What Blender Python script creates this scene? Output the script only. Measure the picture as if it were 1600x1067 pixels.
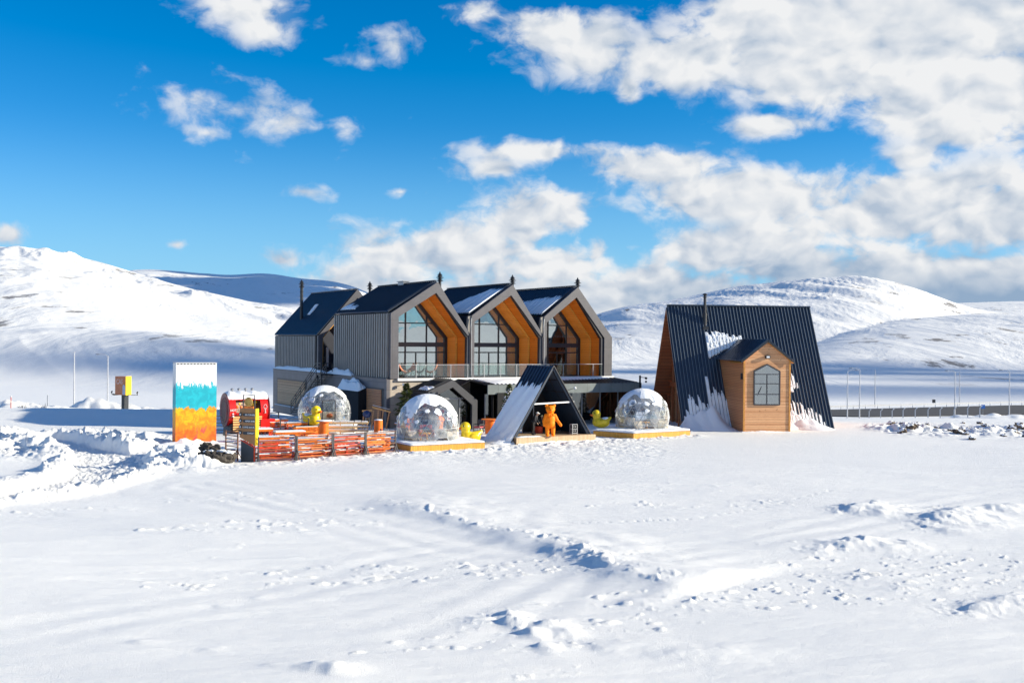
import bpy, bmesh, math, random
import numpy as np
from mathutils import Vector, Matrix, Euler

random.seed(7)
for o in list(bpy.data.objects):
    bpy.data.objects.remove(o)
scene = bpy.context.scene
col = scene.collection
R = math.radians

# ---------------------------------------------------------------- camera
FOC = 1700.0      # focal length in pixels of the 1600 px wide photograph
ROLL = 0.0087
CAMH = 7.3
cam_d = bpy.data.cameras.new('camera')
cam = bpy.data.objects.new('camera', cam_d)
col.objects.link(cam)
cam_d.sensor_width = 36
cam_d.lens = FOC / 1600 * 36
cam_d.shift_y = -2.5 / 1600
cam_d.clip_start = 0.3
cam_d.clip_end = 60000
cam.matrix_world = Matrix.Translation((0, 0, CAMH)) @ Matrix.Rotation(R(90), 4, 'X') @ Matrix.Rotation(ROLL, 4, 'Z')
scene.camera = cam

# ---------------------------------------------------------------- sun
SUN_EL, SUN_AZ = R(19.0), R(-3.0)          # from the right of the picture
S = Vector((math.cos(SUN_EL) * math.cos(SUN_AZ), math.cos(SUN_EL) * math.sin(SUN_AZ), math.sin(SUN_EL)))
sun_d = bpy.data.lights.new('sun', 'SUN')
sun_d.energy = 5.0
sun_d.angle = R(0.53)
sun_d.color = (1.0, 0.92, 0.74)
sun = bpy.data.objects.new('sun', sun_d)
col.objects.link(sun)
sun.rotation_euler = S.to_track_quat('Z', 'Y').to_euler()
sun.location = (40, 0, 60)

# ---------------------------------------------------------------- view
scene.view_settings.view_transform = 'Standard'
scene.view_settings.look = 'None'
scene.view_settings.gamma = 1
scene.view_settings.exposure = 0.74
scene.cycles.use_denoising = True
scene.cycles.max_bounces = 6
scene.cycles.transparent_max_bounces = 16
scene.cycles.sample_clamp_indirect = 8

# ---------------------------------------------------------------- sky with clouds
world = bpy.data.worlds.new('World')
scene.world = world
world.use_nodes = True
wt = world.node_tree
wt.nodes.clear()
WN, WL = wt.nodes, wt.links


def wm(op, a, b=None, c=None, clamp=False):
    n = WN.new('ShaderNodeMath'); n.operation = op; n.use_clamp = clamp
    for i, v in enumerate((a, b, c)):
        if v is None: continue
        if isinstance(v, (int, float)): n.inputs[i].default_value = v
        else: WL.new(v, n.inputs[i])
    return n.outputs[0]


def wvm(op, a, b=None, c=None, out=0):
    n = WN.new('ShaderNodeVectorMath'); n.operation = op
    for i, v in enumerate((a, b, c)):
        if v is None: continue
        if isinstance(v, (tuple, list)): n.inputs[i].default_value = v
        else: WL.new(v, n.inputs[i])
    return n.outputs[out]


def wmix(fac, a, b):
    n = WN.new('ShaderNodeMix'); n.data_type = 'RGBA'
    for sock, v in ((n.inputs[0], fac), (n.inputs[6], a), (n.inputs[7], b)):
        if isinstance(v, (int, float)): sock.default_value = v
        elif isinstance(v, tuple): sock.default_value = v + (1,)
        else: WL.new(v, sock)
    return n.outputs[2]


def wsmooth(v, lo, hi):
    n = WN.new('ShaderNodeMapRange'); n.interpolation_type = 'SMOOTHSTEP'
    WL.new(v, n.inputs[0])
    n.inputs[1].default_value = lo; n.inputs[2].default_value = hi
    return n.outputs[0]


def wnoise(vec, scale, detail, rough=0.55, dist=0.0):
    n = WN.new('ShaderNodeTexNoise')
    WL.new(vec, n.inputs['Vector'])
    n.inputs['Scale'].default_value = scale; n.inputs['Detail'].default_value = detail
    n.inputs['Roughness'].default_value = rough; n.inputs['Distortion'].default_value = dist
    return n.outputs[0]


tc = WN.new('ShaderNodeTexCoord').outputs['Generated']
sep = WN.new('ShaderNodeSeparateXYZ'); WL.new(tc, sep.inputs[0])
sx, sy, sz = sep.outputs
az = wm('ARCTAN2', sx, sy)
hor = wm('SQRT', wm('ADD', wm('MULTIPLY', sx, sx), wm('MULTIPLY', sy, sy)))
el = wm('ARCTAN2', sz, hor)
cb = WN.new('ShaderNodeCombineXYZ'); WL.new(az, cb.inputs[0]); WL.new(el, cb.inputs[1])
ae = cb.outputs[0]
# (azimuth, elevation) of cloud banks, half widths, strength; given as degrees * 29.67 = photo pixels from the horizon's middle
BL = [
 (375, 8, 86, 40, .85), (402, 45, 52, 30, .8), (445, 192, 60, 32, .52), (300, 155, 50, 26, .30), (370, 172, 80, 24, .36), (540, 205, 44, 26, .38),
 (320, 208, 30, 9, .35), (612, 72, 24, 22, .36), (625, 300, 26, 9, .45), (472, 300, 24, 8, .35), (276, 382, 22, 12, .55),
 (8, 368, 30, 26, .9), (440, 405, 60, 22, .7), (570, 95, 24, 10, .25), (640, 185, 16, 12, .25),
 (850, 45, 120, 46, 1.0), (920, 72, 90, 60, 1.0), (1060, 95, 140, 58, 1.0), (980, 140, 26, 34, .8), (740, 18, 70, 30, .9),
 (1420, 20, 380, 160, 2.0), (1540, 140, 220, 100, 1.8), (1290, 120, 150, 70, 1.2), (1780, 120, 260, 190, 1.4),
 (1210, 196, 95, 26, 1.0), (850, 238, 160, 24, .85), (770, 262, 60, 26, .7), (1010, 262, 180, 42, 1.0), (1150, 305, 200, 60, 1.1),
 (1400, 335, 280, 84, 1.3), (1560, 330, 170, 100, 1.2), (1800, 330, 240, 130, 1.2), (1430, 245, 60, 40, .7),
 (810, 345, 90, 74, 1.15), (880, 335, 80, 60, 1.1), (730, 395, 170, 66, 1.15), (610, 405, 110, 56, 1.1), (560, 430, 90, 40, .9),
 (860, 410, 150, 60, 1.2), (930, 395, 30, 50, 1.0), (1090, 395, 120, 52, 1.05), (1190, 380, 90, 60, 1.1), (1020, 440, 120, 50, 1.1), (750, 470, 280, 60, 1.6), (1100, 480, 340, 70, 1.8), (1450, 450, 330, 80, 1.9), (1800, 470, 300, 80, 1.8), (1250, 420, 160, 60, 1.4), (560, 455, 110, 40, 1.3), 
 (-260, 330, 190, 40, .9), (-600, 200, 230, 90, 1.0), (-420, 80, 150, 40, .7),
]
cur = None
for (px, py, rx, ry, w) in BL:
    a = math.atan((px - 800) / FOC); e = math.atan((531 + .0087 * (px - 800) - py) / FOC * math.cos(a))
    ax, ex = rx / FOC, ry / FOC
    q = wvm('MULTIPLY_ADD', ae, (1 / ax, 1 / ex, 0), (-a / ax, -e / ex, 0))
    d = wm('MULTIPLY_ADD', wvm('LENGTH', q, out=1), -w, w)
    cur = d if cur is None else wm('SMOOTH_MAX', cur, d, 0.25)
# cloudiness of the rest of the sky, away from the view
back = wm('SUBTRACT', wm('MULTIPLY', wnoise(tc, 1.6, 2), 3.0), 1.75)
back = wm('ADD', back, wm('MULTIPLY', wsmooth(sy, 0.9, 0.55), 0.3))
back = wm('MINIMUM', back, wm('MULTIPLY_ADD', wsmooth(sy, 0.86, 0.6), 3.0, -2.4))
cur = wm('MAXIMUM', wm('MAXIMUM', cur, -1.6), back)
stretch = wvm('MULTIPLY', tc, (1.0, 1.0, 1.45))
warp = WN.new('ShaderNodeTexNoise'); WL.new(stretch, warp.inputs['Vector'])
warp.inputs['Scale'].default_value = 14.0; warp.inputs['Detail'].default_value = 4.0
wv = wvm('MULTIPLY_ADD', warp.outputs['Color'], (.045, .045, .045), (-.0225, -.0225, -.0225))
P0 = wvm('ADD', stretch, wv)


def wbillow(vec, scale, detail=2.0):
    """rounded cauliflower lumps"""
    n = WN.new('ShaderNodeTexVoronoi'); n.feature = 'F1'
    WL.new(vec, n.inputs['Vector'])
    n.inputs['Scale'].default_value = scale; n.inputs['Detail'].default_value = detail
    n.inputs['Roughness'].default_value = 0.55; n.inputs['Lacunarity'].default_value = 2.1
    n.normalize = True
    return wm('SUBTRACT', 1.0, n.outputs['Distance'])


def field(vec):
    a = wnoise(vec, 8.0, 3.0, 0.5)
    b = wbillow(vec, 17.0, 2.0)
    c = wnoise(vec, 40.0, 4.0, 0.62)
    return a, b, c


na, nb, nc = field(P0)
shape = wm('ADD', wm('MULTIPLY_ADD', na, 2.1, -1.05), wm('ADD', wm('MULTIPLY_ADD', nb, 1.8, -1.30), wm('MULTIPLY_ADD', nc, 1.25, -.62)))
D = wm('ADD', shape, cur)
alpha = wm('MULTIPLY', wsmooth(D, -0.05, 0.62), wm('MULTIPLY_ADD', wsmooth(cur, -0.1, 0.55), 0.45, 0.55))
veil = wm('MULTIPLY', wsmooth(wm('ADD', cur, wm('MULTIPLY_ADD', na, 1.6, -.62)), 0.30, 1.4), 0.45)
alpha = wm('MAXIMUM', alpha, veil)
# relief of the clouds: the same field a step towards the light
step = tuple(0.014 * v for v in (.75, 0.0, .85))
ma, mb_, mc = field(wvm('ADD', P0, step))
shape2 = wm('ADD', wm('MULTIPLY', ma, 2.1), wm('ADD', wm('MULTIPLY', mb_, 2.2), wm('MULTIPLY', mc, .4)))
shape1 = wm('ADD', wm('MULTIPLY', na, 2.1), wm('ADD', wm('MULTIPLY', nb, 2.2), wm('MULTIPLY', nc, .4)))
rel = wm('MULTIPLY', wm('SUBTRACT', shape1, shape2), 1.25)
thick = wsmooth(D, 0.7, 2.0)
rel = wm('MULTIPLY', rel, wm('MULTIPLY_ADD', thick, -0.50, 1.0))
rel = wm('MAXIMUM', rel, -0.5)
lit = wm('ADD', wm('MULTIPLY_ADD', thick, -0.05, 0.76), rel)
low = wsmooth(el, 0.095, 0.02)                       # the cloud bank low over the hills is grey
lowR = wm('MULTIPLY', low, wsmooth(az, 0.02, 0.32))
lit = wm('SUBTRACT', lit, wm('MULTIPLY', lowR, 0.72))
lit = wm('SUBTRACT', lit, wm('MULTIPLY', low, 0.15))
lit = wm('MAXIMUM', wm('MINIMUM', lit, 1.0), 0.0)
sky = WN.new('ShaderNodeTexSky')
sky.sky_type = 'NISHITA'
sky.sun_disc = False
sky.sun_elevation = SUN_EL
sky.sun_rotation = R(90) - SUN_AZ
sky.altitude = 1800
sky.air_density = 1.0
sky.dust_density = 0.2
sky.ozone_density = 2.0
hs = WN.new('ShaderNodeHueSaturation'); WL.new(sky.outputs[0], hs.inputs['Color'])
hs.inputs['Saturation'].default_value = 1.35
hs.inputs['Value'].default_value = 1.0
blue = wvm('MAXIMUM', wvm('MULTIPLY_ADD', hs.outputs[0], (0.91, 1.17, 1.47), (-.446, 0, 0)), (0, 0, 0))
cloud = wmix(lit, (2.7, 3.8, 5.3), (7.9, 8.0, 8.1))
blue = wmix(wm('MULTIPLY', wsmooth(wm('ABSOLUTE', el), 0.20, 0.0), 0.75), blue, (2.5, 5.4, 8.1))
skyc = wmix(alpha, blue, cloud)
bg = WN.new('ShaderNodeBackground')
WL.new(skyc, bg.inputs[0])
bg.inputs[1].default_value = 0.066
wo = WN.new('ShaderNodeOutputWorld'); WL.new(bg.outputs[0], wo.inputs[0])
world.cycles.sampling_method = 'MANUAL'
world.cycles.sample_map_resolution = 512


# ---------------------------------------------------------------- picture measurements -> places in the world
def uv(px, py):
    dx = px - 800; dy = py - 533.5
    x = dx * math.cos(ROLL) + dy * math.sin(ROLL); y = -dx * math.sin(ROLL) + dy * math.cos(ROLL)
    return x / FOC, (-2.5 - y) / FOC


def at(px, py, Y):
    u, v = uv(px, py)
    return Vector((u * Y, Y, CAMH + v * Y))


def on_plane(px, py, z=0.0):
    u, v = uv(px, py)
    Y = (z - CAMH) / v
    return Vector((u * Y, Y, z))


# ================================================================ helpers
def tag(o, label=None, cat=None, group=None, kind=None):
    if label: o['label'] = label
    if cat: o['category'] = cat
    if group: o['group'] = group
    if kind: o['kind'] = kind
    return o


def empty(name, loc, rz=0.0):
    o = bpy.data.objects.new(name, None)
    col.objects.link(o)
    o.location = loc
    o.rotation_euler = (0, 0, rz)
    o.empty_display_size = 0.3
    return o


def thing(name, label, cat, loc=(0, 0, 0), rz=0.0, group=None):
    return tag(empty(name, loc, rz), label, cat, group)


def copy_tree(o, parent=None):
    c = o.copy()
    col.objects.link(c)
    c.parent = parent
    for ch in o.children:
        copy_tree(ch, c)
    return c


class MB:
    def __init__(s):
        s.v = []; s.f = []

    def add(s, vs, fs):
        n = len(s.v)
        s.v += [tuple(v) for v in vs]
        s.f += [tuple(i + n for i in f) for f in fs]
        return s

    def box(s, x0, x1, y0, y1, z0, z1, M=None):
        vs = [Vector((x, y, z)) for z in (z0, z1) for y in (y0, y1) for x in (x0, x1)]
        if M is not None: vs = [M @ v for v in vs]
        return s.add(vs, [(0, 2, 3, 1), (4, 5, 7, 6), (0, 1, 5, 4), (2, 6, 7, 3), (0, 4, 6, 2), (1, 3, 7, 5)])

    def beam(s, a, b, w, h=None, up=(0, 0, 1)):
        """square bar from a to b; w across, h along 'up'"""
        h = w if h is None else h
        a, b = Vector(a), Vector(b)
        d = (b - a)
        L = d.length
        d.normalize()
        u = Vector(up)
        sd = d.cross(u)
        if sd.length < 1e-4: sd = d.cross(Vector((1, 0, 0)))
        sd.normalize(); u = sd.cross(d).normalized()
        vs = []
        for p in (a, b):
            for (i, j) in ((-1, -1), (1, -1), (1, 1), (-1, 1)):
                vs.append(p + sd * (i * w / 2) + u * (j * h / 2))
        return s.add(vs, [(3, 2, 1, 0), (4, 5, 6, 7), (0, 1, 5, 4), (1, 2, 6, 5), (2, 3, 7, 6), (3, 0, 4, 7)])

    def prism(s, poly, y0, y1):
        """polygon in (x, z) extruded along y"""
        n = len(poly)
        vs = [(x, y0, z) for x, z in poly] + [(x, y1, z) for x, z in poly]
        fs = [tuple(range(n)), tuple(range(2 * n - 1, n - 1, -1))]
        fs += [(i, i + n, (i + 1) % n + n, (i + 1) % n) for i in range(n)]
        return s.add(vs, fs)

    def prismz(s, poly, z0, z1):
        n = len(poly)
        vs = [(x, y, z0) for x, y in poly] + [(x, y, z1) for x, y in poly]
        fs = [tuple(range(n - 1, -1, -1)), tuple(range(n, 2 * n))]
        fs += [(i, (i + 1) % n, (i + 1) % n + n, i + n) for i in range(n)]
        return s.add(vs, fs)

    def ring(s, outer, inner, y0, y1):
        """frame between two polygons of equal length (x, z), open at the bottom edge (first - last)"""
        n = len(outer)
        for i in range(n - 1):
            q = [outer[i], outer[i + 1], inner[i + 1], inner[i]]
            s.prism(q, y0, y1)
        return s

    def slab(s, p0, p1, p2, p3, th):
        """four corners, thickness along the normal (downwards/inwards)"""
        P = [Vector(p) for p in (p0, p1, p2, p3)]
        n = (P[1] - P[0]).cross(P[3] - P[0]).normalized()
        vs = P + [p - n * th for p in P]
        return s.add(vs, [(0, 1, 2, 3), (7, 6, 5, 4), (0, 4, 5, 1), (1, 5, 6, 2), (2, 6, 7, 3), (3, 7, 4, 0)])

    def tube(s, pts, r, n=8, cap=True):
        pts = [Vector(p) for p in pts]
        rs = r if isinstance(r, (list, tuple)) else [r] * len(pts)
        base = len(s.v)
        prev = None
        for i, p in enumerate(pts):
            if i == 0: d = pts[1] - pts[0]
            elif i == len(pts) - 1: d = pts[-1] - pts[-2]
            else: d = pts[i + 1] - pts[i - 1]
            d.normalize()
            ref = Vector((0, 0, 1)) if abs(d.z) < .9 else Vector((1, 0, 0))
            if prev is not None:
                a = (prev - d * prev.dot(d))
                if a.length > 1e-4: ref = a
            a = (ref - d * ref.dot(d)).normalized()
            prev = a
            b = d.cross(a)
            for k in range(n):
                t = 2 * math.pi * k / n
                s.v.append(tuple(p + (a * math.cos(t) + b * math.sin(t)) * rs[i]))
        for i in range(len(pts) - 1):
            for k in range(n):
                a0 = base + i * n + k; a1 = base + i * n + (k + 1) % n
                s.f.append((a0, a1, a1 + n, a0 + n))
        if cap:
            s.f.append(tuple(base + k for k in range(n - 1, -1, -1)))
            s.f.append(tuple(base + (len(pts) - 1) * n + k for k in range(n)))
        return s

    def lathe(s, prof, c=(0, 0, 0), n=20):
        base = len(s.v)
        for (r, z) in prof:
            for k in range(n):
                t = 2 * math.pi * k / n
                s.v.append((c[0] + r * math.cos(t), c[1] + r * math.sin(t), c[2] + z))
        for i in range(len(prof) - 1):
            for k in range(n):
                a0 = base + i * n + k; a1 = base + i * n + (k + 1) % n
                s.f.append((a0, a1, a1 + n, a0 + n))
        s.f.append(tuple(base + k for k in range(n - 1, -1, -1)))
        s.f.append(tuple(base + (len(prof) - 1) * n + k for k in range(n)))
        return s

    def ball(s, c, r, nu=16, nv=10, M=None):
        r = (r, r, r) if isinstance(r, (int, float)) else r
        vs = [Vector((0, 0, r[2]))]
        for j in range(1, nv):
            ph = math.pi * j / nv
            for i in range(nu):
                t = 2 * math.pi * i / nu
                vs.append(Vector((r[0] * math.sin(ph) * math.cos(t), r[1] * math.sin(ph) * math.sin(t), r[2] * math.cos(ph))))
        vs.append(Vector((0, 0, -r[2])))
        if M is not None: vs = [M @ v for v in vs]
        vs = [v + Vector(c) for v in vs]
        fs = []
        for i in range(nu): fs.append((0, 1 + i, 1 + (i + 1) % nu))
        for j in range(nv - 2):
            for i in range(nu):
                a = 1 + j * nu + i; b = 1 + j * nu + (i + 1) % nu
                fs.append((a, a + nu, b + nu, b))
        e = len(vs) - 1; o = 1 + (nv - 2) * nu
        for i in range(nu): fs.append((o + i, e, o + (i + 1) % nu))
        return s.add(vs, fs)

    def limb(s, a, b, ra, rb, n=14):
        s.ball(a, ra, n, 8); s.ball(b, rb, n, 8)
        return s.tube([a, b], [ra, rb], n)

    def xform(s, M, start=0):
        for i in range(start, len(s.v)): s.v[i] = tuple(M @ Vector(s.v[i]))
        return s

    def build(s, name, m, parent=None, smooth=False, fix=True, bevel=0.0):
        me = bpy.data.meshes.new(name)
        me.from_pydata(s.v, [], s.f)
        if fix:
            bm = bmesh.new(); bm.from_mesh(me)
            bmesh.ops.recalc_face_normals(bm, faces=bm.faces)
            bm.to_mesh(me); bm.free()
        me.materials.append(m)
        if smooth:
            me.shade_smooth() if hasattr(me, 'shade_smooth') else None
            for p in me.polygons: p.use_smooth = True
        o = bpy.data.objects.new(name, me)
        col.objects.link(o)
        if parent is not None: o.parent = parent
        if bevel:
            b = o.modifiers.new('bevel', 'BEVEL'); b.width = bevel; b.segments = 2; b.limit_method = 'ANGLE'
        return o


def remesh(o, voxel, smooth=6):
    m = o.modifiers.new('remesh', 'REMESH'); m.mode = 'VOXEL'; m.voxel_size = voxel; m.use_smooth_shade = True
    s_ = o.modifiers.new('smooth', 'SMOOTH'); s_.factor = 0.5; s_.iterations = smooth
    return o


def text_mesh(name, txt, size, m, parent, M, ext=0.012, align='CENTER', sx=1.0):
    cu = bpy.data.curves.new(name, 'FONT')
    cu.body = txt; cu.size = size; cu.extrude = ext; cu.align_x = align; cu.align_y = 'CENTER'; cu.offset = size * 0.012
    cu.resolution_u = 3
    t = bpy.data.objects.new(name, cu)
    col.objects.link(t)
    dg = bpy.context.evaluated_depsgraph_get()
    dg.update()
    me = bpy.data.meshes.new_from_object(t.evaluated_get(dg))
    bpy.data.objects.remove(t)
    me.transform(M @ Matrix.Diagonal((sx, 1, 1, 1)))
    me.materials.clear(); me.materials.append(m)
    o = bpy.data.objects.new(name, me)
    col.objects.link(o)
    o.parent = parent
    return o


# ================================================================ materials
class NT:
    """small helper round a material's node tree"""
    def __init__(s, name):
        s.m = bpy.data.materials.new(name)
        s.m.use_nodes = True
        s.t = s.m.node_tree
        s.b = s.t.nodes['Principled BSDF']
        s.out = s.t.nodes['Material Output']

    def n(s, kind, **kw):
        x = s.t.nodes.new(kind)
        for k, v in kw.items(): setattr(x, k, v)
        return x

    def put(s, sock, v):
        if isinstance(v, (int, float)): sock.default_value = v
        elif isinstance(v, (tuple, list)):
            sock.default_value = tuple(v) + ((1,) if len(sock.default_value) == 4 and len(v) == 3 else ())
        else: s.t.links.new(v, sock)

    def math(s, op, a, b=None, c=None):
        x = s.n('ShaderNodeMath', operation=op)
        for i, v in enumerate((a, b, c)):
            if v is not None: s.put(x.inputs[i], v)
        return x.outputs[0]

    def mix(s, f, a, b, bt='MIX'):
        x = s.n('ShaderNodeMix', data_type='RGBA', blend_type=bt)
        s.put(x.inputs[0], f); s.put(x.inputs[6], a); s.put(x.inputs[7], b)
        return x.outputs[2]

    def smooth(s, v, lo, hi, o0=0.0, o1=1.0):
        x = s.n('ShaderNodeMapRange', interpolation_type='SMOOTHSTEP')
        s.put(x.inputs[0], v); s.put(x.inputs[1], lo); s.put(x.inputs[2], hi); s.put(x.inputs[3], o0); s.put(x.inputs[4], o1)
        return x.outputs[0]

    def obj(s): return s.n('ShaderNodeTexCoord').outputs['Object']

    def pos(s): return s.n('ShaderNodeNewGeometry').outputs['Position']

    def scale(s, v, k):
        x = s.n('ShaderNodeVectorMath', operation='MULTIPLY'); s.put(x.inputs[0], v); s.put(x.inputs[1], k)
        return x.outputs[0]

    def sep(s, v):
        x = s.n('ShaderNodeSeparateXYZ'); s.put(x.inputs[0], v)
        return x.outputs

    def noise(s, v, sc, det=3, rough=.5, dist=0.0):
        x = s.n('ShaderNodeTexNoise')
        s.put(x.inputs['Vector'], v); x.inputs['Scale'].default_value = sc; x.inputs['Detail'].default_value = det
        x.inputs['Roughness'].default_value = rough; x.inputs['Distortion'].default_value = dist
        return x.outputs[0]

    def white(s, v):
        x = s.n('ShaderNodeTexWhiteNoise', noise_dimensions='1D'); s.put(x.inputs['W'], v)
        return x.outputs[0]

    def bump(s, h, dist=.02, strength=.5, nrm=None):
        x = s.n('ShaderNodeBump'); s.put(x.inputs['Height'], h)
        x.inputs['Distance'].default_value = dist; x.inputs['Strength'].default_value = strength
        if nrm is not None: s.put(x.inputs['Normal'], nrm)
        return x.outputs[0]

    def end(s, color=None, rough=None, metal=None, normal=None, spec=None):
        if color is not None: s.put(s.b.inputs['Base Color'], color)
        if rough is not None: s.put(s.b.inputs['Roughness'], rough)
        if metal is not None: s.put(s.b.inputs['Metallic'], metal)
        if normal is not None: s.put(s.b.inputs['Normal'], normal)
        if spec is not None: s.put(s.b.inputs['Specular IOR Level'], spec)
        return s.m


def plain(name, c, rough=.6, metal=0.0, var=.18, sc=3.0, bump=.0, spec=.5):
    t = NT(name)
    n = t.noise(t.obj(), sc, 6, .65)
    k = tuple(x * (1 - var) for x in c); k2 = tuple(min(1, x * (1 + var)) for x in c)
    cc = t.mix(t.smooth(n, .3, .7), k, k2)
    nr = t.bump(t.noise(t.obj(), sc * 8, 3), .01, bump) if bump else None
    return t.end(cc, rough, metal, nr, spec)


def planks(name, axis, w, c0, c1, rough=.55, gap=.08, grain=1.0, dark=.35):
    """boards laid side by side along an axis of the object"""
    t = NT(name)
    o = t.obj(); xyz = t.sep(o)
    q = t.math('DIVIDE', xyz[axis], w)
    i = t.math('FLOOR', q)
    fr = t.math('FRACT', q)
    edge = t.math('MINIMUM', fr, t.math('SUBTRACT', 1.0, fr))
    g = t.smooth(edge, gap * .5, gap)
    rnd = t.white(i)
    st = [1.2, 1.2, 1.2]; st[axis] = 14.0
    gr = t.noise(t.scale(o, tuple(st)), 2.2, 5, .65, .6)
    f = t.math('ADD', t.math('MULTIPLY', rnd, .55), t.math('MULTIPLY', t.smooth(gr, .25, .75), .45 * grain))
    cc = t.mix(f, c0, c1)
    kn = t.smooth(t.noise(t.scale(o, (1, 1, 1)), 4.0, 1), .70, .78)
    cc = t.mix(t.math('MULTIPLY', kn, .45), cc, tuple(x * .35 for x in c0))
    cc = t.mix(t.math('SUBTRACT', 1.0, g), cc, tuple(x * dark for x in c0))
    return t.end(cc, rough, 0.0, t.bump(t.math('ADD', g, t.math('MULTIPLY', gr, .2)), .008, .6))


def panel_metal(name, c, pw, ph, rough=.45):
    """flat cladding sheets with thin joints (object x or y, and z)"""
    t = NT(name)
    o = t.obj(); xyz = t.sep(o)
    s_ = t.math('ADD', xyz[0], xyz[1])
    e = None
    for v, w in ((s_, pw), (xyz[2], ph)):
        fr = t.math('FRACT', t.math('DIVIDE', v, w))
        d = t.math('MULTIPLY', t.math('MINIMUM', fr, t.math('SUBTRACT', 1.0, fr)), w)
        e = d if e is None else t.math('MINIMUM', e, d)
    g = t.smooth(e, .008, .02)
    n = t.noise(o, 1.3, 4, .6)
    cc = t.mix(t.smooth(n, .3, .7), tuple(x * .9 for x in c), tuple(x * 1.1 for x in c))
    cc = t.mix(g, tuple(x * .45 for x in c), cc)
    return t.end(cc, rough, .0, t.bump(g, .01, .5), .5)


def glass(name, tint, fac=.5, rough=.02, milky=0.0):
    t = NT(name)
    tr = t.n('ShaderNodeBsdfTransparent'); t.put(tr.inputs[0], tint)
    gl = t.n('ShaderNodeBsdfGlossy'); gl.inputs['Roughness'].default_value = rough
    gl.inputs[0].default_value = (.9, .95, .93, 1)
    lw = t.n('ShaderNodeFresnel'); lw.inputs[0].default_value = 1.5
    nz = t.noise(t.obj(), .5, 2, .5)
    bp = t.bump(nz, .05, .25)
    t.put(gl.inputs['Normal'], bp)
    f = t.math('MINIMUM', 1.0, t.math('ADD', fac, lw.outputs[0]))
    mx = t.n('ShaderNodeMixShader'); t.put(mx.inputs[0], f)
    t.t.links.new(tr.outputs[0], mx.inputs[1]); t.t.links.new(gl.outputs[0], mx.inputs[2])
    last = mx
    if milky:
        df = t.n('ShaderNodeBsdfDiffuse'); df.inputs[0].default_value = (.82, .85, .9, 1)
        m2 = t.n('ShaderNodeMixShader')
        patch = t.smooth(t.noise(t.obj(), 1.1, 4, .6), .42, .68, milky * .35, min(1, milky * 2.2))
        t.put(m2.inputs[0], patch)
        t.t.links.new(mx.outputs[0], m2.inputs[1]); t.t.links.new(df.outputs[0], m2.inputs[2])
        last = m2
    t.t.links.new(last.outputs[0], t.out.inputs[0])
    return t.m


def snow_mat(name, ground=False):
    t = NT(name)
    p = t.pos()
    if ground:
        fine = t.noise(p, 9.0, 5, .72)
        mid = t.noise(t.scale(p, (.55, 1.0, 1.0)), 1.6, 4, .6)
        crust = t.noise(t.scale(p, (.35, 1.2, 1.0)), .33, 4, .6)
        h = t.math('ADD', t.math('MULTIPLY', fine, .05), t.math('ADD', t.math('MULTIPLY', mid, .22), t.math('MULTIPLY', crust, .5)))
        nr = t.bump(h, .20, .5)
        nr = t.bump(t.noise(p, 30.0, 4, .75), .03, .8, nr)
        # far hills: rougher relief and bare soil showing through the thin snow
        far = t.smooth(t.sep(p)[1], 330.0, 700.0)
        big = t.noise(t.scale(p, (1, .30, 1)), .016, 8, .60, 1.2)
        h2 = t.math('MULTIPLY', big, far)
        nr = t.bump(h2, 24.0, .22, nr)
        soil = t.noise(t.scale(p, (1.0, .35, 1.2)), .028, 9, .68)
        clump = t.noise(p, .0040, 3, .5)
        s_ = t.math('MULTIPLY', t.smooth(soil, .590, .64), t.smooth(clump, .44, .58))
        s_ = t.math('MULTIPLY', s_, t.math('MULTIPLY', far, .85))
        at_ = t.n('ShaderNodeAttribute', attribute_name='dirt')
        near = t.math('MULTIPLY', t.smooth(t.noise(p, 2.6, 5, .7), .60, .70), at_.outputs['Fac'])
        s_ = t.math('MAXIMUM', s_, near)
        c = t.mix(s_, (.915, .905, .875), (.14, .115, .095))
        return t.end(c, .55, 0.0, nr, .25)
    h = t.noise(t.obj(), 7.0, 4, .65)
    nr = t.bump(h, .05, .6)
    return t.end((.88, .90, .93), .6, 0.0, nr, .25)


M = {}
M['snow'] = snow_mat('snow')
M['ground'] = snow_mat('snow_ground', True)
M['navy'] = plain('navy roof sheet', (.013, .026, .052), .38, 0, .2, 1.2)
M['navy2'] = plain('dark blue roof sheet', (.017, .033, .062), .32, 0, .15, 1.0)
M['rib_grey'] = plain('grey cladding rib', (.225, .21, .195), .45, 0, .1, .8)
M['rib_back'] = plain('cladding groove', (.018, .018, .022), .7, 0, .1, 1.0)
M['frame_grey'] = panel_metal('grey gable sheet', (.092, .088, .100), 40.0, 2.2)
M['base_grey'] = panel_metal('grey base panels', (.115, .108, .122), 2.4, .62)
M['base_stone'] = panel_metal('beige base panels', (.42, .36, .30), 1.2, .62)
M['dark'] = plain('anthracite metal', (.022, .024, .03), .45, 0, .2, 2)
M['dark_navy'] = plain('dark navy cladding', (.02, .024, .042), .5, 0, .15, 1.5)
M['charcoal'] = plain('charcoal frame', (.045, .046, .055), .5, 0, .12, 2)
M['black'] = plain('black cloth', (.008, .008, .011), .85, 0, .2, 3)
M['wood_dark'] = planks('orange lining boards', 2, .16, (.64, .19, .012), (.76, .25, .02), .45, .06)
M['wood_light'] = planks('brightened lining boards', 2, .16, (.80, .35, .04), (.90, .44, .07), .45, .05)
M['wood_beige'] = planks('beige shutter boards', 2, .14, (.80, .42, .15), (.92, .54, .22), .6, .08)
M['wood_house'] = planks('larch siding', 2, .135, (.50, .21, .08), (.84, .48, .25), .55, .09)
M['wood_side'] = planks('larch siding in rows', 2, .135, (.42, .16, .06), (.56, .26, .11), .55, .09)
M['wood_red'] = planks('stained gable boards', 1, .16, (.34, .09, .03), (.44, .14, .05), .5, .06)
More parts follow.
